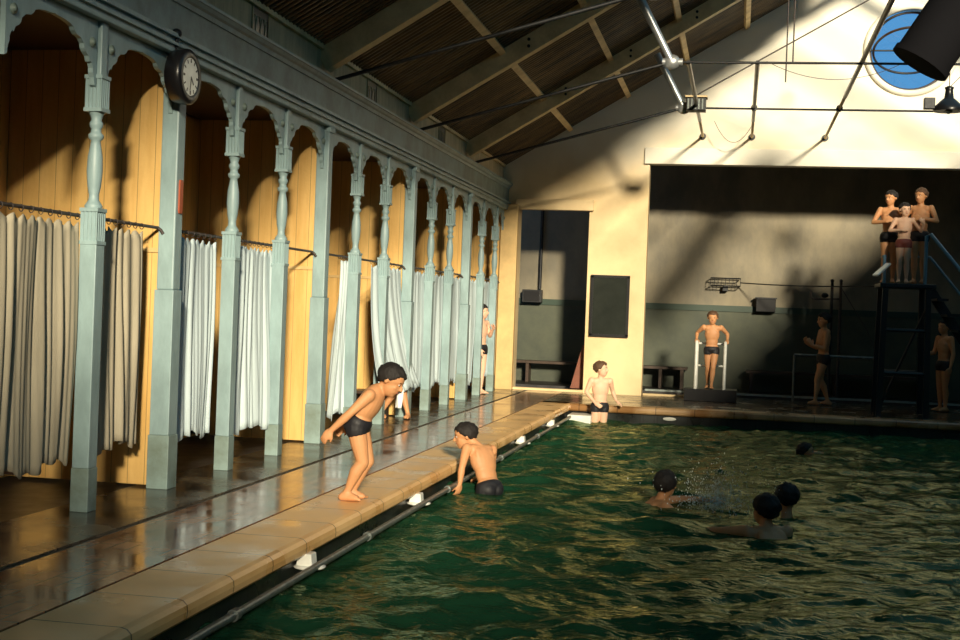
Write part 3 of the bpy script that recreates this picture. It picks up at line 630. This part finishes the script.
# low pipe railing
t = thing('pipe_railing', 'low grey pipe railing beside the dim standing boy', 'railing', (1.05, 25.3, 0.0))
MB().tube([(0, 0, .86), (1.5, 0, .86)], .025, 8).build('top_rail', 'pipe', t)
for xx in (0, 1.5): MB().tube([(xx, 0, 0), (xx, 0, .86)], .022, 8).build('railing_post', 'pipe', t)

# ladder stage
st = thing('diving_stage', 'low black stage with two white hooped handrails under the boy', 'stage', (-.43, 24.15, 0))
MB().box(-.46, .46, -.3, .3, 0, .22).build('platform', 'blackp', st, .01)
for xx in (-.27, .23):
    MB().tube([(xx, -.22, .22), (xx, -.22, .98), (xx, -.18, 1.05), (xx, .14, 1.05), (xx, .2, .98), (xx, .2, .22)], .028, 12).build('handrail', 'whitep', st)
MB().tube([(-.27, .2, .62), (.23, .2, .62)], .018, 8).build('cross_bar', 'whitep', st); MB().tube([(-.27, .2, 1.02), (.23, .2, 1.02)], .018, 8).build('cross_bar', 'whitep', st)
# high board tower
tw = thing('diving_tower', 'dark high diving tower carrying three boys at the right', 'diving tower', (2.65, 22.9, 0))
MB().box(-.40, .48, -.35, .6, 2.09, 2.16).build('platform', 'blackp', tw, .01)
for xx in (-.34, .40):
    for yy in (-.28, .5): MB().beam((xx, yy, 0), (xx*.9, yy, 2.1), .09, .09).build('leg', 'blackp', tw)
for zz in (.7, 1.4): MB().tube([(-.34, -.28, zz), (.4, -.28, zz)], .03).tube([(-.34, .5, zz), (.4, .5, zz)], .03).build('cross_bar', 'blackp', tw)
MB().tube([(-.34, -.28, .1), (.4, -.28, 1.9)], .022).build('brace', 'blackp', tw)
hm = mat('blue_grey_rail', (.16, .28, .36), .4)
MB().tube([(.30, -.30, 2.16), (.30, -.30, 2.94), (.36, -.30, 2.98), (1.2, -.30, 1.98)], .030).build('handrail', hm, tw)
MB().tube([(.02, .1, 2.62), (.42, .1, 2.62), (1.2, .1, 1.68)], .022).build('handrail', hm, tw)
MB().tube([(-.34, -.30, 2.16), (-.34, -.30, 2.60), (-.30, .5, 2.62)], .028).build('handrail', hm, tw)
for k in range(7): MB().box(.5+k*.17, .68+k*.17, -.3, .5, 1.9-k*.25, 1.94-k*.25).build('step', 'blackp', tw)
MB().beam((.48, .45, 2.1), (1.75, .45, .2), .05, .16).build('stringer', 'blackp', tw)
tag(MB().beam((2.36, 22.45, 2.47), (2.12, 22.1, 2.26), .10, .035).build('white_paddle', 'whitep', None, .012), 'short white plank end sticking out low left of the three boys', 'plank')

# pool edge fittings
tag(MB().tube([(PE+.06, 3.1, -.175), (PE+.06, FY-.1, -.175)], .024, 12).build('edge_pipe', 'pipe'), 'long grey pipe rail running just above the water along the pool edge', 'pipe')
bl = ['white foot bracket under the coping, nearest the camera', 'white foot bracket under the coping, below left of the climbing boy', 'white foot bracket under the coping, right behind the climbing boy', 'white foot bracket under the coping, second from the pool corner', 'white foot bracket under the coping, nearest the pool corner']
b0 = thing('foot_bracket', bl[0], 'bracket', (PE-.02, 8.14, -.19), 0, 'white foot brackets under the coping')
MB().prism([(-.055, .0), (.055, 0), (.045, .09), (-.045, .09)], 1, -.055, .055).build('stem', 'whitep', b0, .008)
MB().lathe((.02, 0, -.015), [(0, .06), (.012, .1), (.022, .105), (.03, .085)], 20).build('foot_plate', 'whitep', b0)
for y, l in zip((11.1, 13.9, 16.7, 19.45), bl[1:]): copy_tree(b0, (PE-.02, y, -.19), l)
for i, y in enumerate((6.7, 9.3, 12.0, 14.8, 17.6)):
    tag(MB().lathe((PE+.06, y, -.175), [(-.03, .034), (.03, .034)], 12, (0, 1, 0)).build('pipe_coupling', 'pipe'), ['coupling on the edge pipe nearest the camera', 'coupling on the edge pipe below the bending boy', 'coupling on the edge pipe by the climbing boy\'s hand', 'coupling on the edge pipe behind the climbing boy', 'coupling on the edge pipe farthest along the pool'][i], 'pipe coupling', 'couplings on the edge pipe')
cs = thing('corner_steps', 'whitewashed steps in the far left corner of the pool', 'steps', (-2.45, 21.2, -.5))
MB().box(-.16, .22, -.1, .42, 0, .36).build('step', 'whitep', cs, .02); MB().box(-.16, .5, -.45, .42, -.2, .20).build('step', 'whitep', cs, .02)
tag(MB().box(.9, 1.15, FY+.05, FY+.08, -.19, -.15).build('depth_sign', 'whitep'), 'small white mark on the dark far wall of the pool', 'sign') if False else None
tag(MB().ell((-1.02, FY+.07, -.17), ((.11, 0, 0), (0, .012, 0), (0, 0, .03)), 14, 8).build('depth_mark', 'whitep'), 'small white oval mark on the dark far wall of the pool', 'mark')

# ------------------------------------------------------------------ water
def ys0_fix(ys, a, b): return a+(ys-ys[0])*(b-a)/(ys[-1]-ys[0])
def water():
    x0, x1, y0, y1 = PE-.085, 7.99, 3.005, FY+.075
    ys = [y0]; 
    while ys[-1] < y1: ys.append(ys[-1]+.028+.0016*(ys[-1]-3))
    ys = np.array(ys); ys = ys0_fix(ys, y0, y1); xs = np.concatenate([np.arange(x0, 4.6, .032), np.linspace(4.62, x1, 24)])
    X, Y = np.meshgrid(xs, ys); Z = np.zeros_like(X)
    wx = X+.25*np.sin(.9*Y+.6*X)+.12*np.sin(2.1*Y-1.3*X); wy = Y+.25*np.sin(.8*X-.5*Y)+.1*np.sin(2.7*X+1.1*Y)
    for k in range(90):
        lam = .13*(1.1/.13)**rng.random(); th = rng.normal(1.9, .9); a = .0078*lam**.97*rng.uniform(.5, 1.2)
        kk = 2*PI/lam; s = np.sin(kk*(math.cos(th)*wx+math.sin(th)*wy)+rng.uniform(0, 2*PI))
        Z += a*(s-.35*(1-s*s))*(.6+.5*np.sin(.7*X+.5*Y+k))
    Z += WZ-Z.mean()
    nx, ny = len(xs), len(ys); idx = np.arange(nx*ny).reshape(ny, nx)
    fs = np.stack([idx[:-1, :-1], idx[:-1, 1:], idx[1:, 1:], idx[1:, :-1]], -1).reshape(-1, 4)
    me = bpy.data.meshes.new('pool_water'); me.vertices.add(nx*ny); me.vertices.foreach_set('co', np.stack([X, Y, Z], -1).ravel())
    me.loops.add(fs.size); me.loops.foreach_set('vertex_index', fs.ravel().astype(np.int32)); me.polygons.add(len(fs))
    me.polygons.foreach_set('loop_start', np.arange(0, fs.size, 4, dtype=np.int32)); me.polygons.foreach_set('use_smooth', np.ones(len(fs), bool)); me.update(calc_edges=True); me.validate()
    o = bpy.data.objects.new('pool_water', me); COL.objects.link(o); me.materials.append(M['water'])
    tag(o, 'dark green rippling water filling the pool', 'water', kind='stuff')
water()

# ------------------------------------------------------------------ people
def remeshed(mb, name, m, parent, vox, sm=2):
    me = mb.mesh(name); o = bpy.data.objects.new(name, me); COL.objects.link(o)
    r_ = o.modifiers.new('r', 'REMESH'); r_.mode = 'VOXEL'; r_.voxel_size = vox; r_.use_smooth_shade = True
    if sm:
        s_ = o.modifiers.new('s', 'SMOOTH'); s_.factor = .5; s_.iterations = sm
    dg = bpy.context.evaluated_depsgraph_get(); dg.update()
    me2 = bpy.data.meshes.new_from_object(o.evaluated_get(dg)); o.modifiers.clear(); o.data = me2; me2.materials.clear(); me2.materials.append(M[m] if isinstance(m, str) else m)
    me2.polygons.foreach_set('use_smooth', [True]*len(me2.polygons)); o.parent = parent; return o
V = Vector
class FMB(MB):
    def __init__(s, k): super().__init__(); s.k = k
    def cap(s, a, ra, b, rb, n=12): k = s.k if ra > .009*1.2 else 1+(s.k-1)*.3; return MB.cap(s, a, ra*k, b, rb*k, n)
    def ell(s, c, ax, nu=16, nv=10): return MB.ell(s, c, [Vector(a)*s.k for a in ax], nu, nv)
def person(label, loc, yaw, H, J, fat=1.14, hs=1.16, skin='skin', hair='hairb', trunks='trunk', vox=.008, face=(1, 0, 0), headup=(0, 0, 1), long_hair=0, fing=.35, group=None, legs=True, shirt=None, arms='LR'):
    """J: joints in metres in the person's own frame (x forward, y left, z up)."""
    t = thing('person', label, 'person', loc, yaw, group)
    J = {k: V(p) for k, p in J.items()}
    mb = FMB(fat); h = H
    hipc = (J['hipL']+J['hipR'])/2; shc = (J['shL']+J['shR'])/2
    lat = (J['hipL']-J['hipR']).normalized(); slat = (J['shL']-J['shR']).normalized()
    spine = (shc-hipc); upv = spine.normalized(); f1 = lat.cross(upv).normalized(); f2 = slat.cross(upv).normalized(); sl = spine.length
    f1 = f1; f2 = f2
    def E(c, la, a, ff, b, uu, d, nu=20, nv=14): mb.ell(c, (la*a, ff*b, uu*d), nu, nv)
    E(hipc+upv*.035*h, lat, .078*h, f1, .055*h, upv, .062*h)
    E(hipc+upv*sl*.38, (lat+slat).normalized(), .068*h, f1, .048*h, upv, .085*h)
    E(hipc+upv*sl*.70, slat, .084*h, f2, .056*h, upv, .105*h)
    mb.cap(shc+slat*.06*h-upv*.012*h, .036*h, shc-slat*.06*h-upv*.012*h, .036*h)
    for s in (-1, 1):
        E(hipc+lat*s*.038*h-f1*.030*h-upv*.002*h, lat, .040*h, f1, .036*h, upv, .042*h, 14, 10)       # seat
        E(hipc+upv*sl*.78+slat*s*.038*h+f2*.034*h, slat, .036*h, f2, .020*h, upv, .028*h, 14, 10)  # chest
        E(hipc+upv*sl*.80+slat*s*.045*h-f2*.040*h, slat, .030*h, f2, .016*h, upv, .045*h, 14, 10)  # shoulder blade
    neckb = shc+upv*.012*h; hd = J['head']
    mb.cap(neckb-upv*.02*h, .036*h, neckb+(hd-neckb)*.45, .027*h); mb.cap(neckb+(hd-neckb)*.3, .027*h, hd-(hd-neckb)*.1, .030*h)
    for s_ in 'LR':
        sg = 1 if s_ == 'L' else -1
        if s_ in arms:
            S, Eb, Wr = J['sh'+s_], J['el'+s_], J['wr'+s_]
            E(S-upv*.010*h-slat*sg*.006*h, slat, .028*h, f2, .029*h, upv, .032*h, 14, 10)
            mb.cap(S, .029*h, S.lerp(Eb, .45), .026*h); mb.cap(S.lerp(Eb, .4), .026*h, Eb, .0195*h); mb.cap(Eb, .0195*h, Eb.lerp(Wr, .3), .021*h); mb.cap(Eb.lerp(Wr, .3), .021*h, Wr, .0135*h)
            hdv = (J['hd'+s_] if 'hd'+s_ in J else (Wr-Eb)).normalized()
            pn = J['pn'+s_] if 'pn'+s_ in J else V((0, -sg, 0)); pn = (pn-hdv*pn.dot(hdv)); pn = pn.normalized() if pn.length > 1e-3 else hdv.orthogonal().normalized()
            acr = pn.cross(hdv)*sg    # towards the thumb
            pc = Wr+hdv*.032*h
            E(pc, acr, .024*h, pn, .011*h, hdv, .034*h, 14, 10); mb.cap(Wr, .0135*h, pc, .012*h)
            for q, (of, ln) in enumerate(((.018, .040), (.006, .045), (-.006, .042), (-.018, .033))):
                a = Wr+hdv*.054*h+acr*of*h; spread = acr*of*6; d1 = (hdv+spread*.9+pn*fing*.6).normalized(); b = a+d1*ln*h*.5; d2 = (hdv+spread*.6+pn*fing*2.2).normalized(); c = b+d2*ln*h*.5
                mb.cap(a-d1*.015*h, .0068*h, b, .0062*h, 8); mb.cap(b, .0062*h, c, .0052*h, 8)
            a = Wr+hdv*.018*h+acr*.016*h; b = a+(hdv*.75+acr*.8+pn*.3).normalized()*.026*h; c = b+(hdv+acr*.25+pn*.4).normalized()*.022*h
            mb.cap(a, .010*h, b, .0075*h, 8); mb.cap(b, .0075*h, c, .006*h, 8)
        if legs:
            Hp, K, A = J['hip'+s_], J['kn'+s_], J['an'+s_]; T = J['toe'+s_]
            mb.cap(Hp, .047*h, Hp.lerp(K, .5), .041*h); mb.cap(Hp.lerp(K, .5), .041*h, K, .029*h); mb.cap(K, .0285*h, K.lerp(A, .12), .027*h)
            back = ((K-A).cross(lat)).normalized(); fd = (T-A); 
            if back.dot(fd) > 0: back = -back
            cm = K.lerp(A, .32)+back*.010*h; mb.cap(K+back*.004*h, .027*h, cm, .0315*h); mb.cap(cm, .0315*h, A.lerp(K, .15), .0175*h); mb.cap(A.lerp(K, .2), .0175*h, A, .0185*h)
            mb.ell(K+(-back)*.006*h, (lat*.024*h, back*.022*h, (K-A).normalized()*.028*h), 12, 8)
            fdn = fd.normalized(); side = lat; heel = A-V((fdn.x, fdn.y, 0)).normalized()*.022*h+V((0, 0, -.018*h)) if abs(fdn.z) < .8 else A
            mb.cap(heel, .020*h, A+V((0, 0, 0)), .019*h); ball = A.lerp(T, .68)
            sd = V((fdn.y, -fdn.x, 0)); sd = sd.normalized() if sd.length > .1 else lat
            mb.cap(heel, .0195*h, ball+sd*.010*h, .0145*h); mb.cap(heel, .0195*h, ball-sd*.010*h, .0145*h); mb.cap(A+fdn*.01*h, .020*h, ball, .0145*h)
            for q in range(5):
                o_ = (q-2)*.0085; big = (q == 0 and sg > 0) or (q == 4 and sg < 0)
                p0 = ball+sd*o_*h*sg*1.0; ln = .030-.004*abs(q-(0 if True else 4))
                mb.cap(p0, .009*h, p0+fdn*ln*h, (.0078 if q == 0 else .0058)*h, 8)
    # head
    fh = V(face).normalized(); uh = V(headup); uh = (uh-fh*uh.dot(fh)).normalized(); lh = uh.cross(fh)
    hh = (.148*h if h < 1.5 else .138*h)*hs; mb.k = 1.0
    def HP(f_, l_, u_): return hd+fh*f_*hh+lh*l_*hh+uh*u_*hh
    mb.ell(HP(-.06, 0, .12), (lh*.375*hh, fh*.45*hh, uh*.38*hh), 24, 16)
    mb.ell(HP(.10, 0, -.14), (lh*.285*hh, fh*.30*hh, uh*.36*hh), 20, 14)
    mb.ell(HP(.20, 0, -.36), (lh*.15*hh, fh*.15*hh, uh*.12*hh), 14, 10)
    mb.ell(HP(.30, 0, .11), (lh*.25*hh, fh*.09*hh, uh*.055*hh), 14, 10)       # brow
    mb.cap(HP(.37, 0, .05), .035*hh, HP(.455, 0, -.10), .052*hh, 10)
    for s in (-1, 1):
        mb.ell(HP(.40, s*.045, -.115), (lh*.035*hh, fh*.035*hh, uh*.03*hh), 10, 8)
        mb.ell(HP(-.04, s*.375, -.02), (lh*.04*hh, fh*.075*hh, uh*.115*hh), 12, 8)
        mb.ell(HP(.25, s*.17, -.10), (lh*.09*hh, fh*.09*hh, uh*.08*hh), 12, 8)
    body = remeshed(mb, 'body', skin, t, vox, 5)
    # face parts
    for s in (-1, 1):
        MB().ell(HP(.335, s*.145, .03), (lh*.048*hh, fh*.034*hh, uh*.022*hh), 10, 8).build('eye', 'eyew', t)
        MB().ell(HP(.362, s*.145, .03), (lh*.026*hh, fh*.018*hh, uh*.028*hh), 8, 6).build('iris', 'eye', t)
        MB().cap(HP(.375, s*.08, .105), .014*hh, HP(.345, s*.20, .115), .011*hh, 8).build('eyebrow', hair, t)
    MB().ell(HP(.375, 0, -.235), (lh*.095*hh, fh*.035*hh, uh*.028*hh), 12, 8).build('mouth', 'lips', t)
    # hair
    hb = MB().ell((0, 0, 0), (V((1, 0, 0)), V((0, 1, 0)), V((0, 0, 1))), 40, 26); nv = []
    for p in hb.v:
        f_, l_, u_ = V(p).normalized()
        edge = u_-(-.92+1.26*max(0, min(1, (f_+.55)/1.25))**1.15+.07*math.sin(l_*9+len(label))+.16*noise.noise(V((l_*7, f_*7, len(label))))-.12*(abs(l_) > .75))
        k = max(0, min(1, edge/.30+.5)); nn = noise.noise(V(p)*3.2+V((label.__len__(), 0, 0)))*.10+noise.noise(V((f_*9, l_*9, u_*2.5)))*.06
        r0 = .84+.25*k+nn*1.3*k
        nv.append(HP(-.06, 0, .12)+fh*f_*.45*hh*r0+lh*l_*.39*hh*r0+uh*u_*.39*hh*r0)
    hb.v = nv; hb.build('hair', hair, t)
    # trunks
    if legs and trunks:
        tb = FMB(fat*1.07); tb.ell(hipc+upv*.022*h, (lat*.083*h, f1*.061*h, upv*.050*h), 20, 14)
        for s_ in 'LR':
            sg = 1 if s_ == 'L' else -1; Hp, K = J['hip'+s_], J['kn'+s_]
            tb.cap(Hp+upv*.01*h, .050*h, Hp.lerp(K, .10), .0495*h); tb.ell(hipc+lat*sg*.034*h-f1*.028*h-upv*.002*h, (lat*.045*h, f1*.038*h, upv*.044*h), 14, 10)
        remeshed(tb, 'swim_trunks', trunks, t, max(vox, .008), 3)
    if shirt:
        tb = MB(); tb.ell(hipc+upv*sl*.40, (slat*.078*h, f1*.058*h, upv*.10*h), 20, 14); tb.ell(hipc+upv*sl*.72, (slat*.094*h, f2*.066*h, upv*.11*h), 20, 14)
        remeshed(tb, 'vest', shirt, t, .01, 3)
    return t
def stand(h, lean=0, armL=((.0, .03), (.02, .02)), armR=None, split=.0):
    """default upright joints for a figure of height h"""
    ax, ay = armL[0]; bx_, by = armL[1]
    J = dict(hipL=(0, .045*h, .50*h), hipR=(0, -.045*h, .50*h), knL=(.01*h+split, .045*h, .275*h), knR=(.01*h, -.045*h, .275*h),
             anL=(-.01*h+split, .045*h, .04*h), anR=(-.01*h, -.045*h, .04*h), toeL=(.085*h+split, .055*h, .016*h), toeR=(.085*h, -.055*h, .016*h),
             shL=(lean, .105*h, .80*h), shR=(lean, -.105*h, .80*h), head=(lean+.012*h, 0, .925*h),
             elL=(lean-.01*h, .14*h, .635*h), elR=(lean-.01*h, -.14*h, .635*h), wrL=(lean+.03*h, .15*h, .49*h), wrR=(lean+.03*h, -.15*h, .49*h))
    return J

# --- P1: bending boy on the coping, facing the water (his forward is +X turned a little away)
h = 1.22
J = stand(h)
J.update(anL=(-.035, .055, .055), anR=(-.06, -.045, .055), toeL=(.085, .075, .02), toeR=(.06, -.06, .02), knL=(.085, .06, .30), knR=(.065, -.05, .30),
         hipL=(-.0, .055, .575), hipR=(-.0, -.055, .575), shL=(.15, .12, .82), shR=(.11, -.125, .815), head=(.25, .0, .925),
         elL=(.02, .19, .67), elR=(-.02, -.17, .68), wrL=(-.11, .17, .56), wrR=(-.165, -.16, .54), hdL=(-.7, 0, -.6), hdR=(-.62, .0, -.78), pnR=(.3, .9, 0), pnL=(.3, -.9, 0))
person('bending boy in black trunks on the coping, arms drawn back, looking at the water', (-2.80, 9.74, .004), .08, h, J, fat=1.32, hs=1.32, vox=.0062, face=(.86, -.12, -.50), headup=(.45, 0, .9))
# --- P2: boy climbing out, back to us
h = 1.36
J = dict(hipL=(-.02, .062, .0), hipR=(-.02, -.062, .0), knL=(.08, .07, -.30), knR=(.06, -.07, -.30), anL=(.0, .07, -.62), anR=(.0, -.07, -.62), toeL=(.10, .08, -.66), toeR=(.11, -.08, -.66),
         shL=(.17, .150, .39), shR=(.14, -.145, .365), head=(.27, .10, .495), elL=(.11, .25, .21), wrL=(.10, .275, .06), elR=(.20, -.20, .20), wrR=(.26, -.10, .08), hdL=(.2, .05, -.95), pnL=(1, 0, 0), hdR=(1, 0, -.2), pnR=(0, 0, -1))
person('boy in black shorts climbing out of the water, back turned, hand on the edge pipe', (-2.27, 12.50, WZ+.02), R(140), h, J, fat=1.2, hs=1.22, vox=.0068, face=(.55, .83, -.22), fing=.6)
# --- P3: seated person behind the curtain, only the lower leg in view
h = 1.5
J = dict(hipL=(-.1, .065, .42), hipR=(-.1, -.065, .42), knL=(.27, .10, .42), knR=(.27, -.12, .40), anL=(.24, .09, .06), anR=(.22, -.13, .06), toeL=(.38, .10, .02), toeR=(.36, -.15, .02),
         shL=(.0, .155, .86), shR=(.0, -.155, .86), head=(-.04, 0, 1.04), elL=(.16, .20, .66), elR=(.16, -.20, .66), wrL=(.34, .12, .56), wrR=(.34, -.12, .56))
J.update(hipL=(-.06, .06, .42), hipR=(-.06, -.06, .42), knL=(.24, .06, .40), anL=(.33, .04, .055), toeL=(.36, -.10, .02), knR=(.24, -.12, .40), anR=(.0, -.13, .06), toeR=(.1, -.15, .02), wrL=(.18, .08, .5), wrR=(.16, -.1, .5), elL=(.02, .2, .62), elR=(.02, -.2, .62))
person('person seated in the cubicle behind the bending boy, bare lower leg under the curtain', (-4.56, 17.12, 0), R(-10), h, J, skin='skin', vox=.009)
t = thing('cubicle_bench', 'dark wooden seat under the person in the cubicle', 'bench', (-4.72, 17.08, 0)); MB().box(-.25, .22, -.2, .2, .32, .36).build('seat', 'woodd', t)
for s in (-.2, .17): MB().box(s-.02, s+.02, -.18, .18, 0, .32).build('leg', 'woodd', t)
tw_ = MB()
vs_ = []; fs_ = []
for j in range(9):
    for i in range(7): vs_.append((.018*math.sin(i*1.3+j*.2), (i-3)*.022*(1-.04*j), -.03*j))
for j in range(8):
    for i in range(6): a = j*7+i; fs_.append((a, a+1, a+8, a+7))
tw_.add(vs_, fs_, True); o = tw_.build('towel', 'towel', None, fix=False); o.location = (-4.30, 16.84, .40); o.rotation_euler = (0, 0, R(60)); sm_ = o.modifiers.new('s', 'SOLIDIFY'); sm_.thickness = .02
tag(o, 'white towel hanging beside the bare lower leg under the curtain', 'towel')
# --- P4: far boy between the curtains
h = 1.56
J = stand(h); J.update(elL=(.06, .19, 1.02), wrL=(.18, .10, 1.14), elR=(.02, -.2, 1.0), wrR=(.1, -.17, .80))
person('boy in black trunks standing half hidden between the far pale curtains', (-4.38, 22.78, 0), R(-25), h, J, skin='skinp', vox=.0095, face=(.9, .3, 0))
# --- P5: boy in the pool corner
h = 1.44
J = stand(h); J.update(elL=(-.10, .215, .98), wrL=(-.04, .27, .83), hdL=(.3, .7, -.5), pnL=(0, 0, -1), elR=(-.02, -.225, .96), wrR=(.10, -.10, .80), hdR=(.6, .75, -.5), pnR=(-1, 0, 0))
person('boy in dark trunks standing thigh deep in the far pool corner, looking right', (-2.12, 21.35, -.735), R(-75), h, J, skin='skinp', hair='hairbr', vox=.0085, face=(.45, .9, .05))
# --- P6: boy on the ladder stage
h = 1.36
J = stand(h); J.update(shL=(.03, .15, 1.10), shR=(.03, -.15, 1.10), elL=(-.10, .27, .985), wrL=(.02, .27, .87), elR=(-.10, -.27, .985), wrR=(.02, -.27, .87), hdL=(.9, 0, -.3), hdR=(.9, 0, -.3), pnL=(0, 0, -1), pnR=(0, 0, -1),
                       head=(.06, 0, 1.265), anL=(.10, .02, .055), toeL=(.22, .03, .02), knL=(.10, .04, .385), anR=(-.12, -.05, .055), toeR=(0, -.06, .02), knR=(.0, -.055, .375))
person('boy in dark trunks on the low stage, both hands on the white rails', (-.44, 24.12, .22), R(-90), h, J, vox=.0085, hair='hairbr', face=(1, 0, -.12))
# --- P7-9 on the tower
def crossed(h):
    J = stand(h); J.update(elL=(.03, .175*h, .66*h), elR=(.03, -.175*h, .66*h), wrL=(.11*h, .02*h, .69*h), wrR=(.12*h, -.03*h, .665*h), hdL=(.0, -1, .1), hdR=(0, 1, .1), pnL=(-1, 0, 0), pnR=(-1, 0, 0)); return J
person('tall boy with folded arms at the right of the three on the tower', (2.86, 22.75, 2.16), R(-110), 1.56, crossed(1.56), vox=.009, hair='hairbr', face=(.9, -.3, -.1))
J = crossed(1.30); J.update(elL=(-.02, .26, .86), wrL=(.08, .30, .98), hdL=(.5, -.5, .5))
person('smallest boy in red-brown trunks, middle of the three on the tower', (2.60, 22.62, 2.16), R(-95), 1.30, J, skin='skinp', trunks='trunkr', vox=.009, face=(.9, .3, -.1))
J = crossed(1.54)
person('dark-legged boy with folded arms, left and behind on the tower', (2.42, 23.05, 2.16), R(-100), 1.54, J, vox=.009, face=(.8, -.5, -.1))
# --- P10 dim boy standing left of the tower
h = 1.64
J = stand(h); J.update(elL=(.04, .19, 1.02), wrL=(.24, .10, 1.06), elR=(.06, -.2, 1.02), wrR=(.26, -.1, 1.08), hdL=(.5, -.2, .8), hdR=(.5, .2, .8), anL=(.14, .07, .065), toeL=(.29, .08, .03), knL=(.12, .07, .46), anR=(-.14, -.06, .065), toeR=(.01, -.07, .03))
person('dim standing figure left of the tower, hands raised to the chest', (1.52, 24.5, 0), R(-165), h, J, vox=.0095, face=(1, .1, -.1))
J = stand(1.6); J.update(elR=(.05, -.2, 1.02), wrR=(.25, -.2, 1.0))
person('barely visible figure standing in the dark at the far right edge', (3.55, 24.35, 0), R(-150), 1.6, J, vox=.0095)
# --- swimmers
def swim(h, armto=None):
    J = dict(hipL=(-.35*h*.6, .06, -.42), hipR=(-.35*h*.6, -.06, -.42), knL=(-.5, .07, -.65), knR=(-.45, -.07, -.7), anL=(-.8, .07, -.8), anR=(-.75, -.07, -.85), toeL=(-.9, .07, -.9), toeR=(-.85, -.07, -.95),
             shL=(0, .165, -.02), shR=(0, -.165, -.02), head=(.05, 0, .165), elL=(.15, .27, -.12), wrL=(.38, .25, -.1), elR=(.15, -.27, -.14), wrR=(.38, -.25, -.12))
    return J
J = swim(1.6); J.update(elL=(.30, .22, .0), wrL=(.56, .17, -.01), hdL=(1, 0, 0), pnL=(0, 0, -1))
person('swimmer with wet black hair reaching an arm to the right, left of the splash', (-.64, 12.35, WZ+.03), R(20), 1.6, J, vox=.008, face=(.6, .8, .1))
J = swim(1.62); J.update(elL=(.18, .34, -.03), wrL=(.40, .40, -.06), shL=(0, .18, -.0), shR=(0, -.17, .0))
person('dark-haired swimmer seen from behind, nearer of the two right of the splash', (.30, 11.05, WZ+.03), R(115), 1.62, J, vox=.008, face=(1, .2, 0))
J = swim(1.6); J['shL'] = (0, .16, -.08); J['shR'] = (0, -.16, -.08); J['head'] = (.04, 0, .15)
person('dark-haired swimmer, farther of the two right of the splash', (.50, 12.25, WZ), R(100), 1.6, J, vox=.009, face=(1, 0, .05))
J = swim(1.5); J.update(shL=(0, .15, -.06), shR=(0, -.15, -.06), head=(.10, 0, .03), elL=(.2, .3, .0), wrL=(.45, .26, -.03))
person('distant swimmer low in the dark water near the far end', (.86, 18.1, WZ-.02), R(10), 1.5, J, vox=.010, face=(.9, -.3, .2))
# ------------------------------------------------------------------ splash
mb = MB(); rg = random.Random(3)
for k in range(1300):
    a = rg.uniform(0, 2*PI); rr = abs(rg.gauss(0, .22)); zz = abs(rg.gauss(0, .15)); s = rg.uniform(.0015, .005)
    mb.ell((rr*math.cos(a)*1.3, rr*math.sin(a), zz), ((s, 0, 0), (0, s, 0), (0, 0, s*rg.uniform(1, 2.2))), 6, 4)
o = mb.build('water_splash', 'foam'); o.location = (-.12, 12.2, WZ+.02); tag(o, 'fine spray thrown up between the swimmers', 'splash', kind='stuff')
